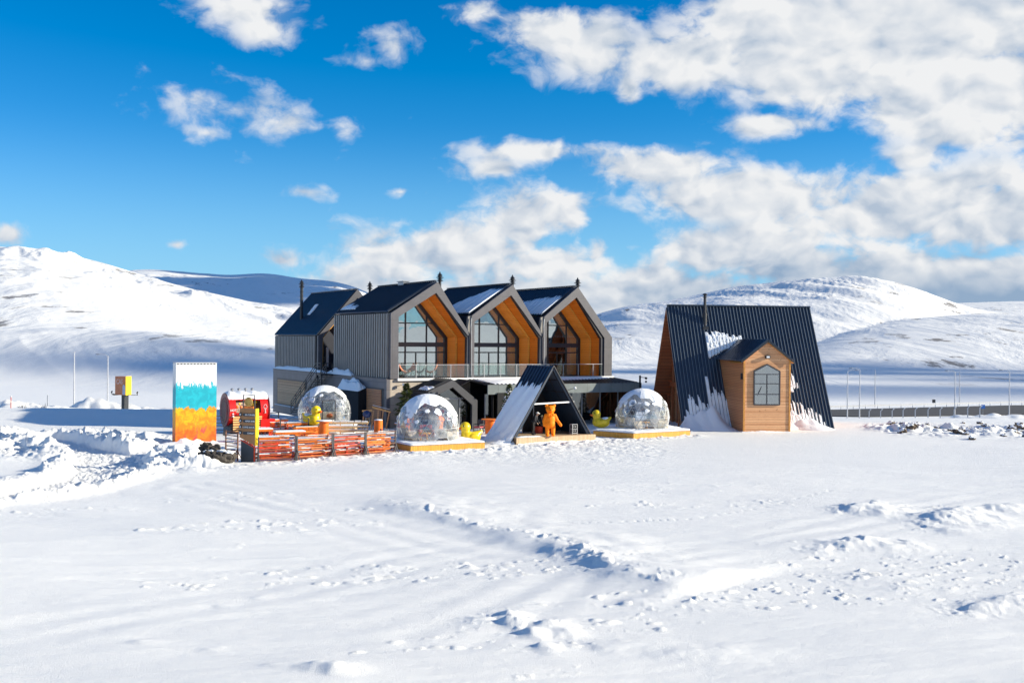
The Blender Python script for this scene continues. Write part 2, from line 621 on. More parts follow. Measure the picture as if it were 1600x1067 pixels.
M['trim_yel'] = plain('honey trim', (.56, .25, .05), .5, 0, .2, 4)
M['deck_yel'] = planks('yellow deck boards', 0, .12, (.55, .24, .02), (.72, .36, .04), .5, .07)
M['deck_pale'] = planks('pale deck boards', 0, .10, (.42, .28, .16), (.62, .45, .29), .6, .07)
M['deck_top'] = planks('grey deck boards', 0, .14, (.2, .15, .12), (.32, .26, .2), .7, .07)
M['orange'] = plain('orange paint', (.80, .17, .012), .4, 0, .2, 2.5)
M['orange_w'] = plain('orange stained wood', (.82, .19, .018), .5, 0, .3, 5)
M['red_w'] = plain('red stained wood', (.62, .055, .014), .5, 0, .3, 5)
M['bear'] = plain('orange lacquer', (1.0, .235, .004), .6, 0, .04, 3, spec=.25)
M['duck'] = plain('yellow lacquer', (.86, .62, .012), .3, 0, .08, 3)
M['duck_shade'] = plain('shaded yellow lacquer', (.62, .46, .01), .3, 0, .12, 3)  # duck yellow darkened; the shade is put into the colour
M['beak'] = plain('beak orange', (.72, .16, .01), .4)
M['eye'] = plain('eye black', (.005, .005, .005), .2)
M['red'] = plain('red enamel', (.62, .012, .010), .35, 0, .12, 2)
M['maroon'] = plain('maroon enamel', (.13, .010, .014), .35, 0, .2, 2)
M['white'] = plain('white paint', (.78, .79, .80), .5, 0, .05, 2)
M['cream'] = plain('cream fabric', (.66, .56, .43), .85, 0, .12, 6)
M['wall_in'] = plain('interior plaster', (.50, .50, .46), .8, 0, .1, 1)
M['floor_in'] = plain('interior floor', (.24, .17, .11), .5, 0, .2, 1)
M['steel'] = plain('galvanised steel', (.30, .31, .33), .4, .6, .1, 3)
M['steel_lt'] = plain('light post paint', (.42, .43, .46), .5, 0, .1, 3)
M['glass'] = glass('window glass', (.46, .55, .53), .46)
M['glass_lt'] = glass('balustrade glass', (.90, .95, .93), .04)
M['pane_dk'] = glass('dark pane', (.22, .25, .28), .12)
M['pvc'] = glass('clear dome foil', (.93, .94, .96), .09, .04, .13)
M['sign_brown'] = plain('brown sign face', (.34, .165, .065), .5, 0, .15, 1.5)
M['sign_copper'] = plain('copper sign face', (.44, .17, .085), .5, 0, .2, 1.0)
M['yellow'] = plain('yellow sign side', (.86, .58, .01), .5, 0, .05, 1)
M['plate'] = plain('dark sign plate', (.035, .045, .06), .5, 0, .1, 1)
M['rock'] = plain('dark rock', (.05, .042, .036), .9, 0, .5, 2.0, .9)
M['stone'] = plain('brown stones', (.13, .095, .07), .9, 0, .5, 1.0, .9)
M['asphalt'] = plain('asphalt', (.045, .045, .05), .9, 0, .15, .3)
M['needle'] = plain('conifer needles', (.065, .085, .018), .7, 0, .5, 4)
M['bark'] = plain('bark', (.10, .07, .05), .9, 0, .3, 6)
M['curtain'] = plain('gold curtain', (.55, .36, .10), .8, 0, .2, 3)
M['skin'] = plain('skin', (.52, .32, .23), .6)
M['navycoat'] = plain('dark coat', (.018, .02, .03), .85)
M['pink'] = plain('rose cushion', (.48, .10, .12), .8)
M['bluegrey'] = plain('slate upholstery', (.05, .07, .12), .8)


# ================================================================ ground: one sheet from the camera's feet to the far hills
def _hash(ix, iy, seed):
    h = (ix.astype(np.int64) * 374761393 + iy.astype(np.int64) * 668265263 + seed * 1442695041) & 0xffffffff
    h = ((h ^ (h >> 13)) * 1274126177) & 0xffffffff
    return ((h ^ (h >> 16)) & 0xffff) / 65535.0


def vnoise(x, y, seed=0):
    ix = np.floor(x); iy = np.floor(y)
    fx = x - ix; fy = y - iy
    fx = fx * fx * fx * (fx * (fx * 6 - 15) + 10); fy = fy * fy * fy * (fy * (fy * 6 - 15) + 10)
    a = _hash(ix, iy, seed); b = _hash(ix + 1, iy, seed); c = _hash(ix, iy + 1, seed); d = _hash(ix + 1, iy + 1, seed)
    return (a + (b - a) * fx) * (1 - fy) + (c + (d - c) * fx) * fy


def fbm(x, y, oct=4, seed=0, gain=.5, ridged=False):
    t = np.zeros_like(x); amp = 1.0; tot = 0
    ca, sa = math.cos(.6), math.sin(.6)
    for k in range(oct):
        n = vnoise(x, y, seed + k * 17)
        if ridged: n = 1 - np.abs(2 * n - 1)
        t += n * amp; tot += amp; amp *= gain
        x, y = (x * ca - y * sa) * 2.03 + 3.1, (x * sa + y * ca) * 2.03 + 7.7
    return t / tot


def sst(v, a, b):
    t = np.clip((v - a) / (b - a), 0, 1)
    return t * t * (3 - 2 * t)


def pl_dist(x, y, pts):
    """distance to a polyline, signed side (left of travel positive) and the arc parameter"""
    best = np.full_like(x, 1e9); side = np.zeros_like(x); par = np.zeros_like(x)
    for i in range(len(pts) - 1):
        ax, ay = pts[i]; bx, by = pts[i + 1]
        dx, dy = bx - ax, by - ay
        t = np.clip(((x - ax) * dx + (y - ay) * dy) / (dx * dx + dy * dy), 0, 1)
        d = np.hypot(x - ax - t * dx, y - ay - t * dy)
        cr = dx * (y - ay) - dy * (x - ax)
        m = d < best
        best = np.where(m, d, best); side = np.where(m, np.sign(cr), side); par = np.where(m, i + t, par)
    return best, side, par


def gp(*pts): return [tuple(on_plane(px, py))[:2] for px, py in pts]


def skyline(u, pts, Y):
    us = []; zs = []
    for px, py in pts:
        a, v = uv(px, py)
        us.append(a); zs.append(CAMH + v * Y)
    g = np.linspace(us[0] - .2, us[-1] + .2, 1400)
    q = np.interp(g, us, zs)
    w = .011 / (g[1] - g[0]); k = np.arange(-int(3 * w), int(3 * w) + 1)
    ker = np.exp(-.5 * (k / w) ** 2); ker /= ker.sum()
    q = np.convolve(np.pad(q, len(k) // 2, mode='edge'), ker, 'valid')
    return np.interp(u, g, q)


SK_L = [(-900, 440), (-500, 400), (-200, 380), (0, 385), (60, 390), (150, 407), (230, 432), (300, 452), (370, 466), (440, 484), (520, 506), (600, 536), (700, 575), (900, 600)]
SK_R = [(700, 575), (850, 530), (905, 500), (940, 488), (985, 476), (1035, 471), (1085, 462), (1112, 455), (1150, 447), (1250, 437), (1310, 432), (1345, 431), (1390, 438), (1440, 453), (1490, 473), (1540, 487), (1620, 492), (1800, 515), (2200, 560)]
SK_R2 = [(1000, 580), (1180, 560), (1270, 530), (1330, 512), (1400, 500), (1480, 493), (1540, 489), (1620, 490), (1800, 478), (2100, 450), (2500, 470)]
SK_B = [(-300, 470), (100, 455), (165, 432), (205, 420), (250, 421), (300, 426), (372, 431), (400, 425), (430, 428), (470, 436), (520, 438), (560, 449), (600, 470), (680, 492), (800, 505), (1000, 500), (1300, 480), (1600, 470), (2400, 500)]
PATH = gp((-150, 790), (0, 768), (90, 752), (150, 738), (172, 722), (168, 706), (130, 697), (60, 680))
SPUR = gp((172, 722), (192, 712), (230, 700), (275, 694))
RIDGE1 = gp((560, 770), (660, 797), (760, 822), (860, 845), (930, 872), (985, 900), (1060, 915), (1108, 925))
RIDGE1B = gp((1108, 925), (1085, 958))
TRACK = gp((300, 755), (500, 800), (700, 845), (820, 865))
TRACK2 = gp((-60, 1010), (200, 960), (450, 915), (640, 870), (790, 845), (860, 858))
TRACK3 = gp((690, 1000), (900, 900), (1150, 850), (1400, 800), (1700, 760))
CREASES = [gp((905, 868), (955, 893)), gp((760, 968), (790, 962), (860, 985)), gp((1325, 800), (1370, 785)), gp((1440, 825), (1500, 800), (1560, 790)), gp((1280, 860), (1330, 850), (1400, 850)), gp((1505, 953), (1560, 945), (1600, 935))]
BUMPS = [  # px, py, radius x, radius y (m), height
    (1352, 797, 1.5, 1.6, .50), (1478, 812, 1.7, 1.5, .55), (1500, 800, 1.1, 1.2, .35), (1345, 852, 1.8, 1.0, .36), (1545, 945, 1.2, .7, .28), (1570, 938, .7, .5, .22),
    (803, 972, .5, .5, .28), (830, 990, .42, .45, .26), (858, 978, .45, .5, .26), (845, 1012, .35, .4, .2), (792, 958, .4, .3, .18), (880, 990, .4, .4, .15),
    (935, 880, .7, .55, .17), (1003, 940, .9, .6, .16), (965, 1010, 1.1, .6, .16), (1090, 1020, 1.3, .8, .15), (500, 1050, .7, .35, .2), (520, 1056, .4, .3, .14),
    (1490, 830, .9, .8, .2), (1565, 795, 1.0, 1.0, .3), (1590, 792, .8, .8, .22), (1380, 905, 2.0, 1.5, .14),
    (400, 930, .3, .3, .06), (345, 945, .3, .2, .07), (220, 1005, .35, .2, .08), (330, 1018, .35, .2, .08), (430, 1045, .4, .2, .1),
]
ROAD_N = [(-100, 700), (-70, 460), (-30, 320), (20, 258), (78, 243), (125, 257), (320, 330)]
ROAD_F = [(-100, 800), (-70, 530), (-30, 352), (20, 282), (78, 266), (125, 288), (320, 380)]
ROADZ = -9.3


def height(x, y):
    x = np.asarray(x, float); y = np.asarray(y, float)
    a = np.clip(np.arctan2(x, np.maximum(y, 1e-3)), -1.25, 1.25)
    u = np.tan(a)
    Y = y
    r = np.hypot(x, y)
    # plateau, slope down to the road, plain
    edge = 101 + 5 * (fbm(x * .03, y * 0 + 2.0, 2, 5) - .5)
    z = -9.3 * np.clip((Y - edge) / (236 - edge), 0, 1)
    z = np.where(Y > 292, -9.3 - 3.2 * sst(Y, 292, 380), z)
    z = z + 1.6 * (fbm(x * .012, y * .012, 3, 3) - .5) * sst(Y, 110, 160) * (1 - .9 * sst(Y, 215, 240) * (1 - sst(Y, 295, 330)))
    # plain and hills
    zp = -12.5 + 3.0 * (fbm(x * .004, y * .004, 3, 9) - .5)
    far = sst(Y, 330, 420)
    gul = .5 * fbm(x * .0075 + y * .0040, y * .0020 - x * .001, 4, 21, .42, True) + .5 * fbm(x * .0030 + y * .001, y * .0014, 3, 27, .45, True)
    zone = .25 + 1.1 * sst(fbm(x * .0022, y * .0022, 2, 29), .40, .62)
    gul = .55 + (gul - .55) * zone
    rough = fbm(x * .030 + y * .012, y * .010, 4, 33, .55)

    def hill(sk, Yr, Yb, pw, g):
        zr = skyline(u, sk, Yr)
        t = np.clip((Y - Yb) / (Yr - Yb), 0, 1)
        prof = t ** pw * (1.25 - .25 * t)
        fall = 1 - .8 * sst(Y, Yr, Yr * 1.5)
        hgt = (zr - (-12.5)) * prof * fall
        relief = hgt * (g * (gul - .55) + g * .16 * (rough - .5) * zone) * (1 - sst(t, .66, .99))
        # broad spurs running down the hillside, steeper on their left side
        return -12.5 + hgt + relief * 1.0

    zl = hill(SK_L, 1700, 430, 1.12, .95)
    zr_ = hill(SK_R, 2200, 1150, .9, .36)
    zr2 = hill(SK_R2, 1400, 860, 1.0, .50)
    zb = hill(SK_B, 5200, 2300, 1.0, .10)
    zh = np.maximum(np.maximum(zl, zr_), np.maximum(zr2, zb))
    z = np.where(Y > 330, (1 - far) * z + far * np.maximum(zp, zh), z)
    # behind the camera: rolling snow
    z = np.where(Y < 5, 0.0, z)
    bk = sst(r, 120, 1500) * (1 - sst(Y, -50, 60))
    z = z + bk * 60 * (fbm(x * .0016 + 9, y * .0016, 4, 61))
    # near field ------------------------------------------------------
    nf = 1 - sst(r, 120, 220)
    m = nf > 0
    if np.any(m):
        xn, yn = x[m], y[m]
        d = np.zeros_like(xn)
        site = sst(yn, 60, 74) * (1 - sst(yn, 96, 110)) * sst(xn, -27, -20) * (1 - sst(xn, 28, 34))   # the built-up part stays level
        open_ = 1 - .9 * site
        d += .55 * (fbm(xn * .045, yn * .06, 3, 41) - .5) * open_
        d += .11 * (fbm(xn * .16 + .05 * yn, yn * .30, 3, 42) - .5) * open_
        # wind streaks
        ca, sa = math.cos(R(14)), math.sin(R(14))
        xs, ys = xn * ca + yn * sa, -xn * sa + yn * ca
        d += .055 * (fbm(xs * .22, ys * 1.5, 4, 43, .50) - .5) * open_
        d += .020 * (fbm(xs * 1.4, ys * 4.5, 3, 47, .55) - .5)
        # a long drift whose left side drops off
        for pts, amp, wd in ((RIDGE1, .26, 1.7), (RIDGE1B, .05, .8)):
            dist, side, par = pl_dist(xn, yn, pts)
            wob = (fbm(xn * .5, yn * .5, 3, 50) - .5) * .7
            dd = dist + wob
            prof = np.where(side > 0, np.exp(-(np.maximum(dd, 0) / (wd * 2.0)) ** 2), np.exp(-(np.maximum(dd, 0) / (wd * .7)) ** 2))
            nn_ = len(pts) - 1
            endf = sst(par, 0, min(.8, nn_ * .4)) * (1 - sst(par, nn_ - min(.9, nn_ * .5), nn_))
            d += amp * prof * endf * (.55 + .9 * fbm(xn * .5, yn * .5, 3, 51))
            # clods along the crest
            cl = np.clip(fbm(xn * 3.2, yn * 3.2, 2, 52) - .60, 0, 1) * np.exp(-(dist / .45) ** 2) * endf
            d += cl * .40
        for pts in (TRACK, TRACK2, TRACK3):
            dist, side, par = pl_dist(xn, yn, pts)
            d += .022 * fbm(xn * .25, yn * .25, 2, 59) * np.sin(dist * 4.2 + 3.5 * fbm(xn * .22, yn * .22, 3, 58)) * np.exp(-(dist / 2.6) ** 2) * sst(yn, 22, 28)
        for pts in CREASES:
            dist, side, par = pl_dist(xn, yn, pts)
            w = fbm(xn * 1.3, yn * 1.3, 3, 53)
            d += .07 * np.exp(-(dist / .6) ** 2) * sst(w, .42, .62)
            d += np.clip(fbm(xn * 4.0, yn * 4.0, 2, 56) - .62, 0, 1) * .12 * np.exp(-(dist / 1.0) ** 2)
        for (px, py, rx, ry, hh) in BUMPS:
            c = on_plane(px, py)
            qx, qy = (xn - c.x) / rx, (yn - c.y) / ry
            near = (np.abs(qx) < 3) & (np.abs(qy) < 3)
            if not near.any(): continue
            qn = np.hypot(qx[near] + .5 * (fbm(xn[near] * 1.7, yn[near] * 1.7, 3, 54) - .5), qy[near] + .5 * (fbm(xn[near] * 1.7, yn[near] * 1.7, 3, 55) - .5))
            # wind-cut: gentle to the right, steep to the left
            sg = 1 / (1 + np.exp(qx[near] * 4.0)); sk = qn * (.78 + .60 * sg)
            d[near] += .60 * hh * np.exp(-sk ** 2 * 1.2) * (.8 + .4 * fbm(xn[near] * 1.6, yn[near] * 1.6, 3, 57))
        # scattered crumbs of broken crust, in wind-aligned groups
        grp = sst(fbm(xs * .10, ys * .35, 3, 60), .58, .70) * (1 - sst(yn, 46, 60)) * (1 - site)
        cr = np.clip(fbm(xs * 2.2, ys * 5.0, 2, 62) - .70, 0, 1)
        d += grp * cr * .34
        # footprints across the right
        dist, side, par = pl_dist(xn, yn, gp((905, 816), (1000, 812), (1090, 809), (1200, 790), (1300, 765)))
        d -= .03 * np.exp(-(dist / .10) ** 2) * sst(np.sin(par * 38 + 3 * np.sin(par * 5)), .3, .9)
        # ploughed lane on the left: sunk, crumbly, with banks
        dist, side, par = pl_dist(xn, yn, PATH)
        dist2, side2, par2 = pl_dist(xn, yn, SPUR)
        width = 1.9 + .5 * (fbm(xn * .4, yn * .4, 2, 70) - .5)
        inside = np.maximum(1 - sst(dist, width - .2, width + .35), .8 * (1 - sst(dist2, .8, 1.4)))
        bank = np.exp(-((dist - width - .9) / .75) ** 2) * (1 - inside)
        lumps = fbm(xn * 1.1, yn * 1.1, 5, 71, .66)
        d += -.42 * inside + bank * (.10 + .75 * lumps ** 2)
        d += inside * .26 * (fbm(xn * 3.6, yn * 3.6, 3, 72, .65, True) - .5)
        # heaps of ploughed snow
        heap = sst(yn, 63, 68) * (1 - sst(yn, 80, 85)) * (1 - sst(xn, -27, -21)) * (1 - inside)
        hl = fbm(xn * .42, yn * .42, 4, 73, .6)
        d += heap * (1.5 * np.clip(hl - .42, 0, 1) + .34 * (fbm(xn * 1.9, yn * 1.9, 4, 74, .62, True) - .5) + .10 * (fbm(xn * 6, yn * 6, 2, 84, .6, True) - .5))
        h2 = sst(yn, 58, 62) * (1 - sst(yn, 69, 73)) * sst(xn, -24, -21.5) * (1 - sst(xn, -17.5, -16))
        d += h2 * (1.3 * np.clip(fbm(xn * .8, yn * .8, 4, 75, .6) - .40, 0, 1) + .16 * (fbm(xn * 3, yn * 3, 3, 76) - .5))
        # trampled snow in front of the terrace and between the furniture
        tr = np.exp(-(pl_dist(xn, yn, [(-16, 62.2), (-7, 68.6), (-1.5, 72.2), (6, 78.5), (14, 84)])[0] / 1.0) ** 2)
        d += tr * (.42 * np.clip(fbm(xn * 1.5, yn * 1.5, 4, 77, .6) - .42, 0, 1) + .10 * (fbm(xn * 5, yn * 5, 2, 78) - .5))
        tr2 = site * sst(xn, -20, -18) * (1 - sst(xn, 8, 12))
        d += tr2 * .16 * (fbm(xn * 1.9, yn * 1.9, 4, 79, .62) - .5)
        # crest of the plateau on the left and its rubble beyond
        lf = 1 - sst(xn, -26, -20)
        d += lf * .55 * np.exp(-((yn - 100) / 4.0) ** 2)
        # stones and dug snow on the right
        rf = sst(xn, 29, 33) * np.exp(-((yn - 92) / 5.0) ** 2)
        d += rf * (2.2 * np.clip(fbm(xn * .55, yn * .55, 4, 81, .6) - .45, 0, 1) + .25 * (fbm(xn * 2.5, yn * 2.5, 3, 82) - .5))
        z[m] += d * nf[m]
    # heaps beyond the plateau
    hb = np.exp(-((Y - 165 - .1 * x) / 14) ** 2) * (1 - sst(x, -30, -10))
    z = z + hb * 6.0 * np.clip(fbm(x * .12, y * .12, 4, 91, .6) - .40, 0, 1)
    hb = np.exp(-((Y - 190) / 16) ** 2) * sst(x, 70, 85)
    z = z + hb * 5.0 * np.clip(fbm(x * .10, y * .10, 4, 92, .6) - .5, 0, 1)
    return z


def gz(x, y):
    return float(height(np.array([float(x)]), np.array([float(y)]))[0])


def make_ground():
    a1 = math.atan(860 / FOC)
    fine = np.linspace(-a1, a1, 1080)
    c1 = np.linspace(a1, R(60), 70)[1:]
    c2 = np.linspace(R(60), R(180), 34)[1:-1]
    ang = np.concatenate([[-math.pi], -c2[::-1], -c1[::-1], fine, c1, c2])
    rad = [2.0]
    while rad[-1] < 14: rad.append(rad[-1] * 1.08)
    while rad[-1] < 112: rad.append(rad[-1] * 1.0027)
    while rad[-1] < 6500: rad.append(rad[-1] * 1.0072)
    while rad[-1] < 30000: rad.append(rad[-1] * 1.12)
    rad = np.array(rad)
    A, Rr = np.meshgrid(ang, rad)
    X = Rr * np.sin(A); Yy = Rr * np.cos(A)
    Z = height(X.ravel(), Yy.ravel()).reshape(X.shape)
    nr, na = X.shape
    co = np.stack([X, Yy, Z], -1).reshape(-1, 3)
    co = np.vstack([co, [[0, 0, 0.0]]])
    i = np.arange(nr - 1)[:, None] * na; j = np.arange(na)[None, :]; j2 = (j + 1) % na
    q = np.stack([i + j, i + j2, i + na + j2, i + na + j], -1).reshape(-1, 4)[:, ::-1]
    cen = nr * na
    tri = np.stack([np.full(na, cen), np.arange(na), (np.arange(na) + 1) % na], -1)[:, ::-1]
    me = bpy.data.meshes.new('snow_ground')
    me.vertices.add(len(co)); me.vertices.foreach_set('co', co.ravel())
    nl = q.size + tri.size
    me.loops.add(nl); me.loops.foreach_set('vertex_index', np.concatenate([q.ravel(), tri.ravel()]).astype(np.int32))
    npol = len(q) + len(tri)
    st = np.concatenate([np.arange(len(q)) * 4, q.size + np.arange(len(tri)) * 3]).astype(np.int32)
    me.polygons.add(npol); me.polygons.foreach_set('loop_start', st)
    me.update(calc_edges=True)
    me.shade_smooth()
    # bare soil: ploughed edges, rubble
    x, y = co[:, 0], co[:, 1]
    dirt = .5 * sst(x, 29, 33) * np.exp(-((y - 92) / 5.0) ** 2)
    dirt = np.maximum(dirt, .35 * np.exp(-((y - 104 - .0 * x) / 2.5) ** 2) * (1 - sst(x, -26, -20)))
    dirt = np.maximum(dirt, .5 * np.exp(-((y - 165 - .1 * x) / 14) ** 2) * (1 - sst(x, -30, -10)))
    dirt = np.maximum(dirt, .8 * np.exp(-(pl_dist(x, y, [(-29.5, 74), (-24, 74.2), (-18, 77)])[0] / .5) ** 2))
    at_ = me.attributes.new('dirt', 'FLOAT', 'POINT')
    at_.data.foreach_set('value', dirt.astype(np.float32))
    me.materials.append(M['ground'])
    o = bpy.data.objects.new('snow_ground', me)
    col.objects.link(o)
    return tag(o, kind='structure')


make_ground()

# ---------------------------------------------------------------- road beyond the plateau
def ribbon(name, near, far, z, m, step=4.0):
    mb = MB()
    n = 90
    xs = np.linspace(-99, 310, n)
    yn = np.interp(xs, [p[0] for p in near], [p[1] for p in near])
    yf = np.interp(xs, [p[0] for p in far], [p[1] for p in far])
    vs = []
    for x, a, b in zip(xs, yn, yf):
        zz = z if a < 262 and x > 0 else max(gz(x, a), gz(x, b), gz(x, (a + b) / 2)) + .1
        vs += [(x, a, zz), (x, b, zz), (x, b, zz - 1.2), (x, a, zz - 1.2)]
    fs = []
    for i in range(n - 1):
        k = i * 4
        for j in range(4):
            fs.append((k + j, k + 4 + j, k + 4 + (j + 1) % 4, k + (j + 1) % 4))
    fs += [(0, 1, 2, 3), (4 * n - 1, 4 * n - 2, 4 * n - 3, 4 * n - 4)]
    mb.add(vs, fs)
    return mb.build(name, m)


tag(ribbon('road', ROAD_N, ROAD_F, ROADZ + .22, M['asphalt']), kind='structure')


# ================================================================ the lodge with three gables
LTH = R(29.7)
LODGE = thing('lodge', 'long grey and navy lodge with three orange-lined gables above a glazed ground floor', 'building', (-9.97, 89.0, 0), LTH)
FZ = 4.07
RID = 11.97


def ribs_slope(mb, x0, z0, x1, z1, ya, yb, pitch, w=.06, h=.05):
    """standing ribs running up a roof slope, spaced along y"""
    n = Vector((-(z1 - z0), 0, x1 - x0)).normalized()
    if n.z < 0: n = -n
    k = int((yb - ya) / pitch)
    for i in range(k + 1):
        y = ya + (yb - ya) * i / k
        mb.beam(Vector((x0, y, z0)) + n * h / 2, Vector((x1, y, z1)) + n * h / 2, w, h, up=n)


# each wing: name label, x left, x peak, x right, z left eave, z right eave, y front, y back
WINGS = [
    (0.0, 4.22, 7.44, 9.40, 7.55, 0.0, 12.5),
    (7.44, 11.43, 14.67, 9.32, 7.58, 0.0, 12.5),
    (14.67, 18.20, 21.96, 9.36, 7.60, 0.0, 12.5),
]
for wi, (xl, xp, xr, zl, zr, yf, yb) in enumerate(WINGS):
    lw = .69 if wi == 0 else .27
    rw = .85 if wi == 2 else .10
    # roof: two slabs with ribs in one mesh
    mb = MB()
    ov = .10
    mb.slab((xl - .06, yf + .26, zl + ov), (xp, yf + .26, RID + ov), (xp, yb, RID + ov), (xl - .06, yb, zl + ov), -.10)
    mb.slab((xp, yf + .26, RID + ov), (xr + .02, yf + .26, zr + ov), (xr + .02, yb, zr + ov), (xp, yb, RID + ov), -.10)
    nrm = .10
    ribs_slope(mb, xl - .06, zl + ov + .12, xp, RID + ov + .12, yf + .4, yb - .05, .42)
    ribs_slope(mb, xr, zr + ov + .12, xp, RID + ov + .12, yf + .4, yb - .05, .42)
    mb.beam((xp, yf + .26, RID + .26), (xp, yb, RID + .26), .34, .06)
    mb.build('roof', M['navy'], LODGE)
    # walls: left, right, back
    mb = MB()
    if wi == 0:
        mb.box(xl, xl + .2, yf + .3, yb, FZ, zl + .05)
        mb.build('side_wall', M['rib_back'], LODGE)
        rb = MB()
        y = yf + .45
        while y < yb:
            rb.box(xl - .11, xl + .01, y, y + .28, FZ - .02, zl - .02)
            y += .50
        rb.box(xl - .12, xl + .01, yf + .27, yf + .36, FZ - .02, zl)
        rb.build('wall_cladding', M['rib_grey'], LODGE)
    else:
        mb.box(xl, xl + .14, yf + .3, yb, FZ, zl + .05)
        mb.build('side_wall', M['dark_navy'], LODGE)
    mb = MB()
    mb.box(xr - .16, xr - .02, yf + .3, yb, FZ, zr + .02)
    mb.build('side_wall', M['dark_navy'], LODGE)
    mb = MB()
    mb.prism([(xl + .2, FZ), (xl + .2, zl), (xp, RID - .02), (xr - .2, zr), (xr - .2, FZ)], yb - .25, yb - .03)
    mb.build('back_wall', M['charcoal'], LODGE)
    # grey gable frame
    th = .80
    s1 = (RID - zl) / (xp - xl); s2 = (RID - zr) / (xr - xp)
    pin = RID - .80
    xin = xp - .14
    ixl = xl + lw
    izl = pin - s1 * (xin - ixl)
    ixr = xr - (rw + .38 if wi < 2 else rw + .3)
    izr = pin - s2 * .93 * (ixr - xin)
    outer = [(xl, FZ - .05), (xl, zl), (xp, RID + .12), (xr, zr), (xr, FZ - .05)]
    if wi < 2:
        inner = [(ixl, FZ - .05), (ixl, izl), (xin, pin), (xr - .40, zr + .12), (xr - .02, FZ - .05)]
        f = MB()
        f.prism([outer[0], outer[1], inner[1], inner[0]], -.14, .28)
        f.prism([outer[1], outer[2], inner[2], inner[1]], -.14, .28)
        f.prism([outer[2], outer[3], inner[3], inner[2]], -.14, .28)
        f.build('gable_frame', M['frame_grey'], LODGE)
        f = MB()
        f.prism([(xr - .44, FZ), (xr - .40, zr + .10), (xr - .02, zr - .06), (xr - .02, FZ)], -.08, .30)
        f.build('gable_post', M['dark_navy'], LODGE)
    else:
        inner = [(ixl, FZ - .05), (ixl, izl), (xin, pin), (xr - .85, zr - .05), (xr - .85, FZ - .05)]
        f = MB(); f.ring(outer, inner, -.14, .28)
        f.build('gable_frame', M['frame_grey'], LODGE)
        f = MB()
        f.box(xr - 1.14, xr - .86, -.04, .30, FZ, zr - .12)
        f.build('gable_post', M['dark_navy'], LODGE)
    # dark inner edge along the right slope
    ex = xr - (.44 if wi < 2 else 1.14)
    ez = izr if wi < 2 else zr - .12
    f = MB()
    ezr = ez
    f.prism([(xin, pin), (xin + .02, pin + .22), (ex + .30, ezr + .25), (ex, ezr - .02)], -.06, .34)
    f.build('edge_trim', M['dark'], LODGE)
    # wood lining: outer section and inner, narrower section
    yg = 3.0
    bx = ex - .36; bz = 7.45           # back outline
    px_, pz_ = xin - .50, pin - .32
    bxl = ixl; bzl = izl - .25
    fr = [(ex, FZ + .02), (ex, ezr), (xin, pin), (ixl, izl), (ixl, FZ + .02)]
    ba = [(bx, FZ + .02), (bx, bz), (px_, pz_), (bxl + .1, bzl), (bxl + .1, FZ + .02)]
    ym = 1.35

    def lerp(a, b, t): return (a[0] + (b[0] - a[0]) * t, a[1] + (b[1] - a[1]) * t)
    mid = [lerp(a, b, ym / yg) for a, b in zip(fr, ba)]

    def loft(p, ya, q, yb2, th_=.07):
        g = MB()
        for i in range(len(p) - 1):
            c = Vector((xin - 1.0, 0, 7.0))
            P = [Vector((p[i][0], ya, p[i][1])), Vector((p[i + 1][0], ya, p[i + 1][1])), Vector((q[i + 1][0], yb2, q[i + 1][1])), Vector((q[i][0], yb2, q[i][1]))]
            out = []
            for v in P:
                d = Vector((v.x - c.x, 0, v.z - c.z)).normalized()
                out.append(v + d * th_)
            g.add(P + out, [(0, 1, 2, 3), (7, 6, 5, 4), (0, 4, 5, 1), (1, 5, 6, 2), (2, 6, 7, 3), (3, 7, 4, 0)])
        return g
    loft(fr, .30, mid, ym, .07).build('lining', M['wood_dark'], LODGE)
    mid2 = [lerp(a, (xin - 1.0, 7.0), .045) for a in mid]
    mid2[0] = (mid2[1][0], FZ + .02); mid2[4] = (mid2[3][0], FZ + .02)
    loft(mid2, ym - .01, ba, yg - .12, .16).build('lining', M['wood_light'], LODGE)  # lighter boards: the light the inner section catches is put into the colour
    # glazing frame along the back outline
    fb = [lerp(a, (xin - 1.0, 7.0), .08) for a in ba]
    fb[0] = (fb[1][0], FZ + .03); fb[4] = (fb[3][0], FZ + .03)
    g = MB()
    for i in range(4):
        g.prism([ba[i], ba[i + 1], fb[i + 1], fb[i]], yg - .14, yg + .10)
    wf = g.build('window_frame', M['dark'], LODGE)
    # mullions
    g = MB()
    xm = [xl + 2.69, xl + 4.68] if wi == 0 else ([xl + 2.40, xl + 4.35] if wi == 1 else [xl + 2.3, xl + 4.3])

    def top_at(x):
        a, b = (fb[1], fb[2]) if x > fb[2][0] else (fb[2], fb[3])
        t = (x - a[0]) / (b[0] - a[0])
        return a[1] + (b[1] - a[1]) * t
    xL, xR = fb[3][0], fb[0][0]
    for x in xm: g.box(x - .06, x + .06, yg - .06, yg + .08, FZ + .03, top_at(x))
    def x_right(z):
        if z < fb[1][1]: return fb[1][0]
        t = (z - fb[1][1]) / (fb[2][1] - fb[1][1]); return fb[1][0] + (fb[2][0] - fb[1][0]) * t
    for z, w in ((8.66, .05), (6.16, .05)):
        g.box(xL, x_right(z), yg - .05, yg + .07, z - w, z + w)
    xd = (xm[0] + xm[1]) / 2
    g.box(xd - .045, xd + .045, yg - .055, yg + .07, FZ + .03, 6.12)
    g.build('mullion', M['dark'], wf)
    g = MB(); g.box(xL - .02, xR + .02, yg - .14, yg + .12, 6.64, 7.02)
    g.build('spandrel', M['dark_navy' if wi else 'charcoal'], LODGE)
    g = MB()
    g.prism([fb[0], fb[1], fb[2], fb[3], fb[4]], yg, yg + .02)
    g.build('pane', M['glass'], wf)
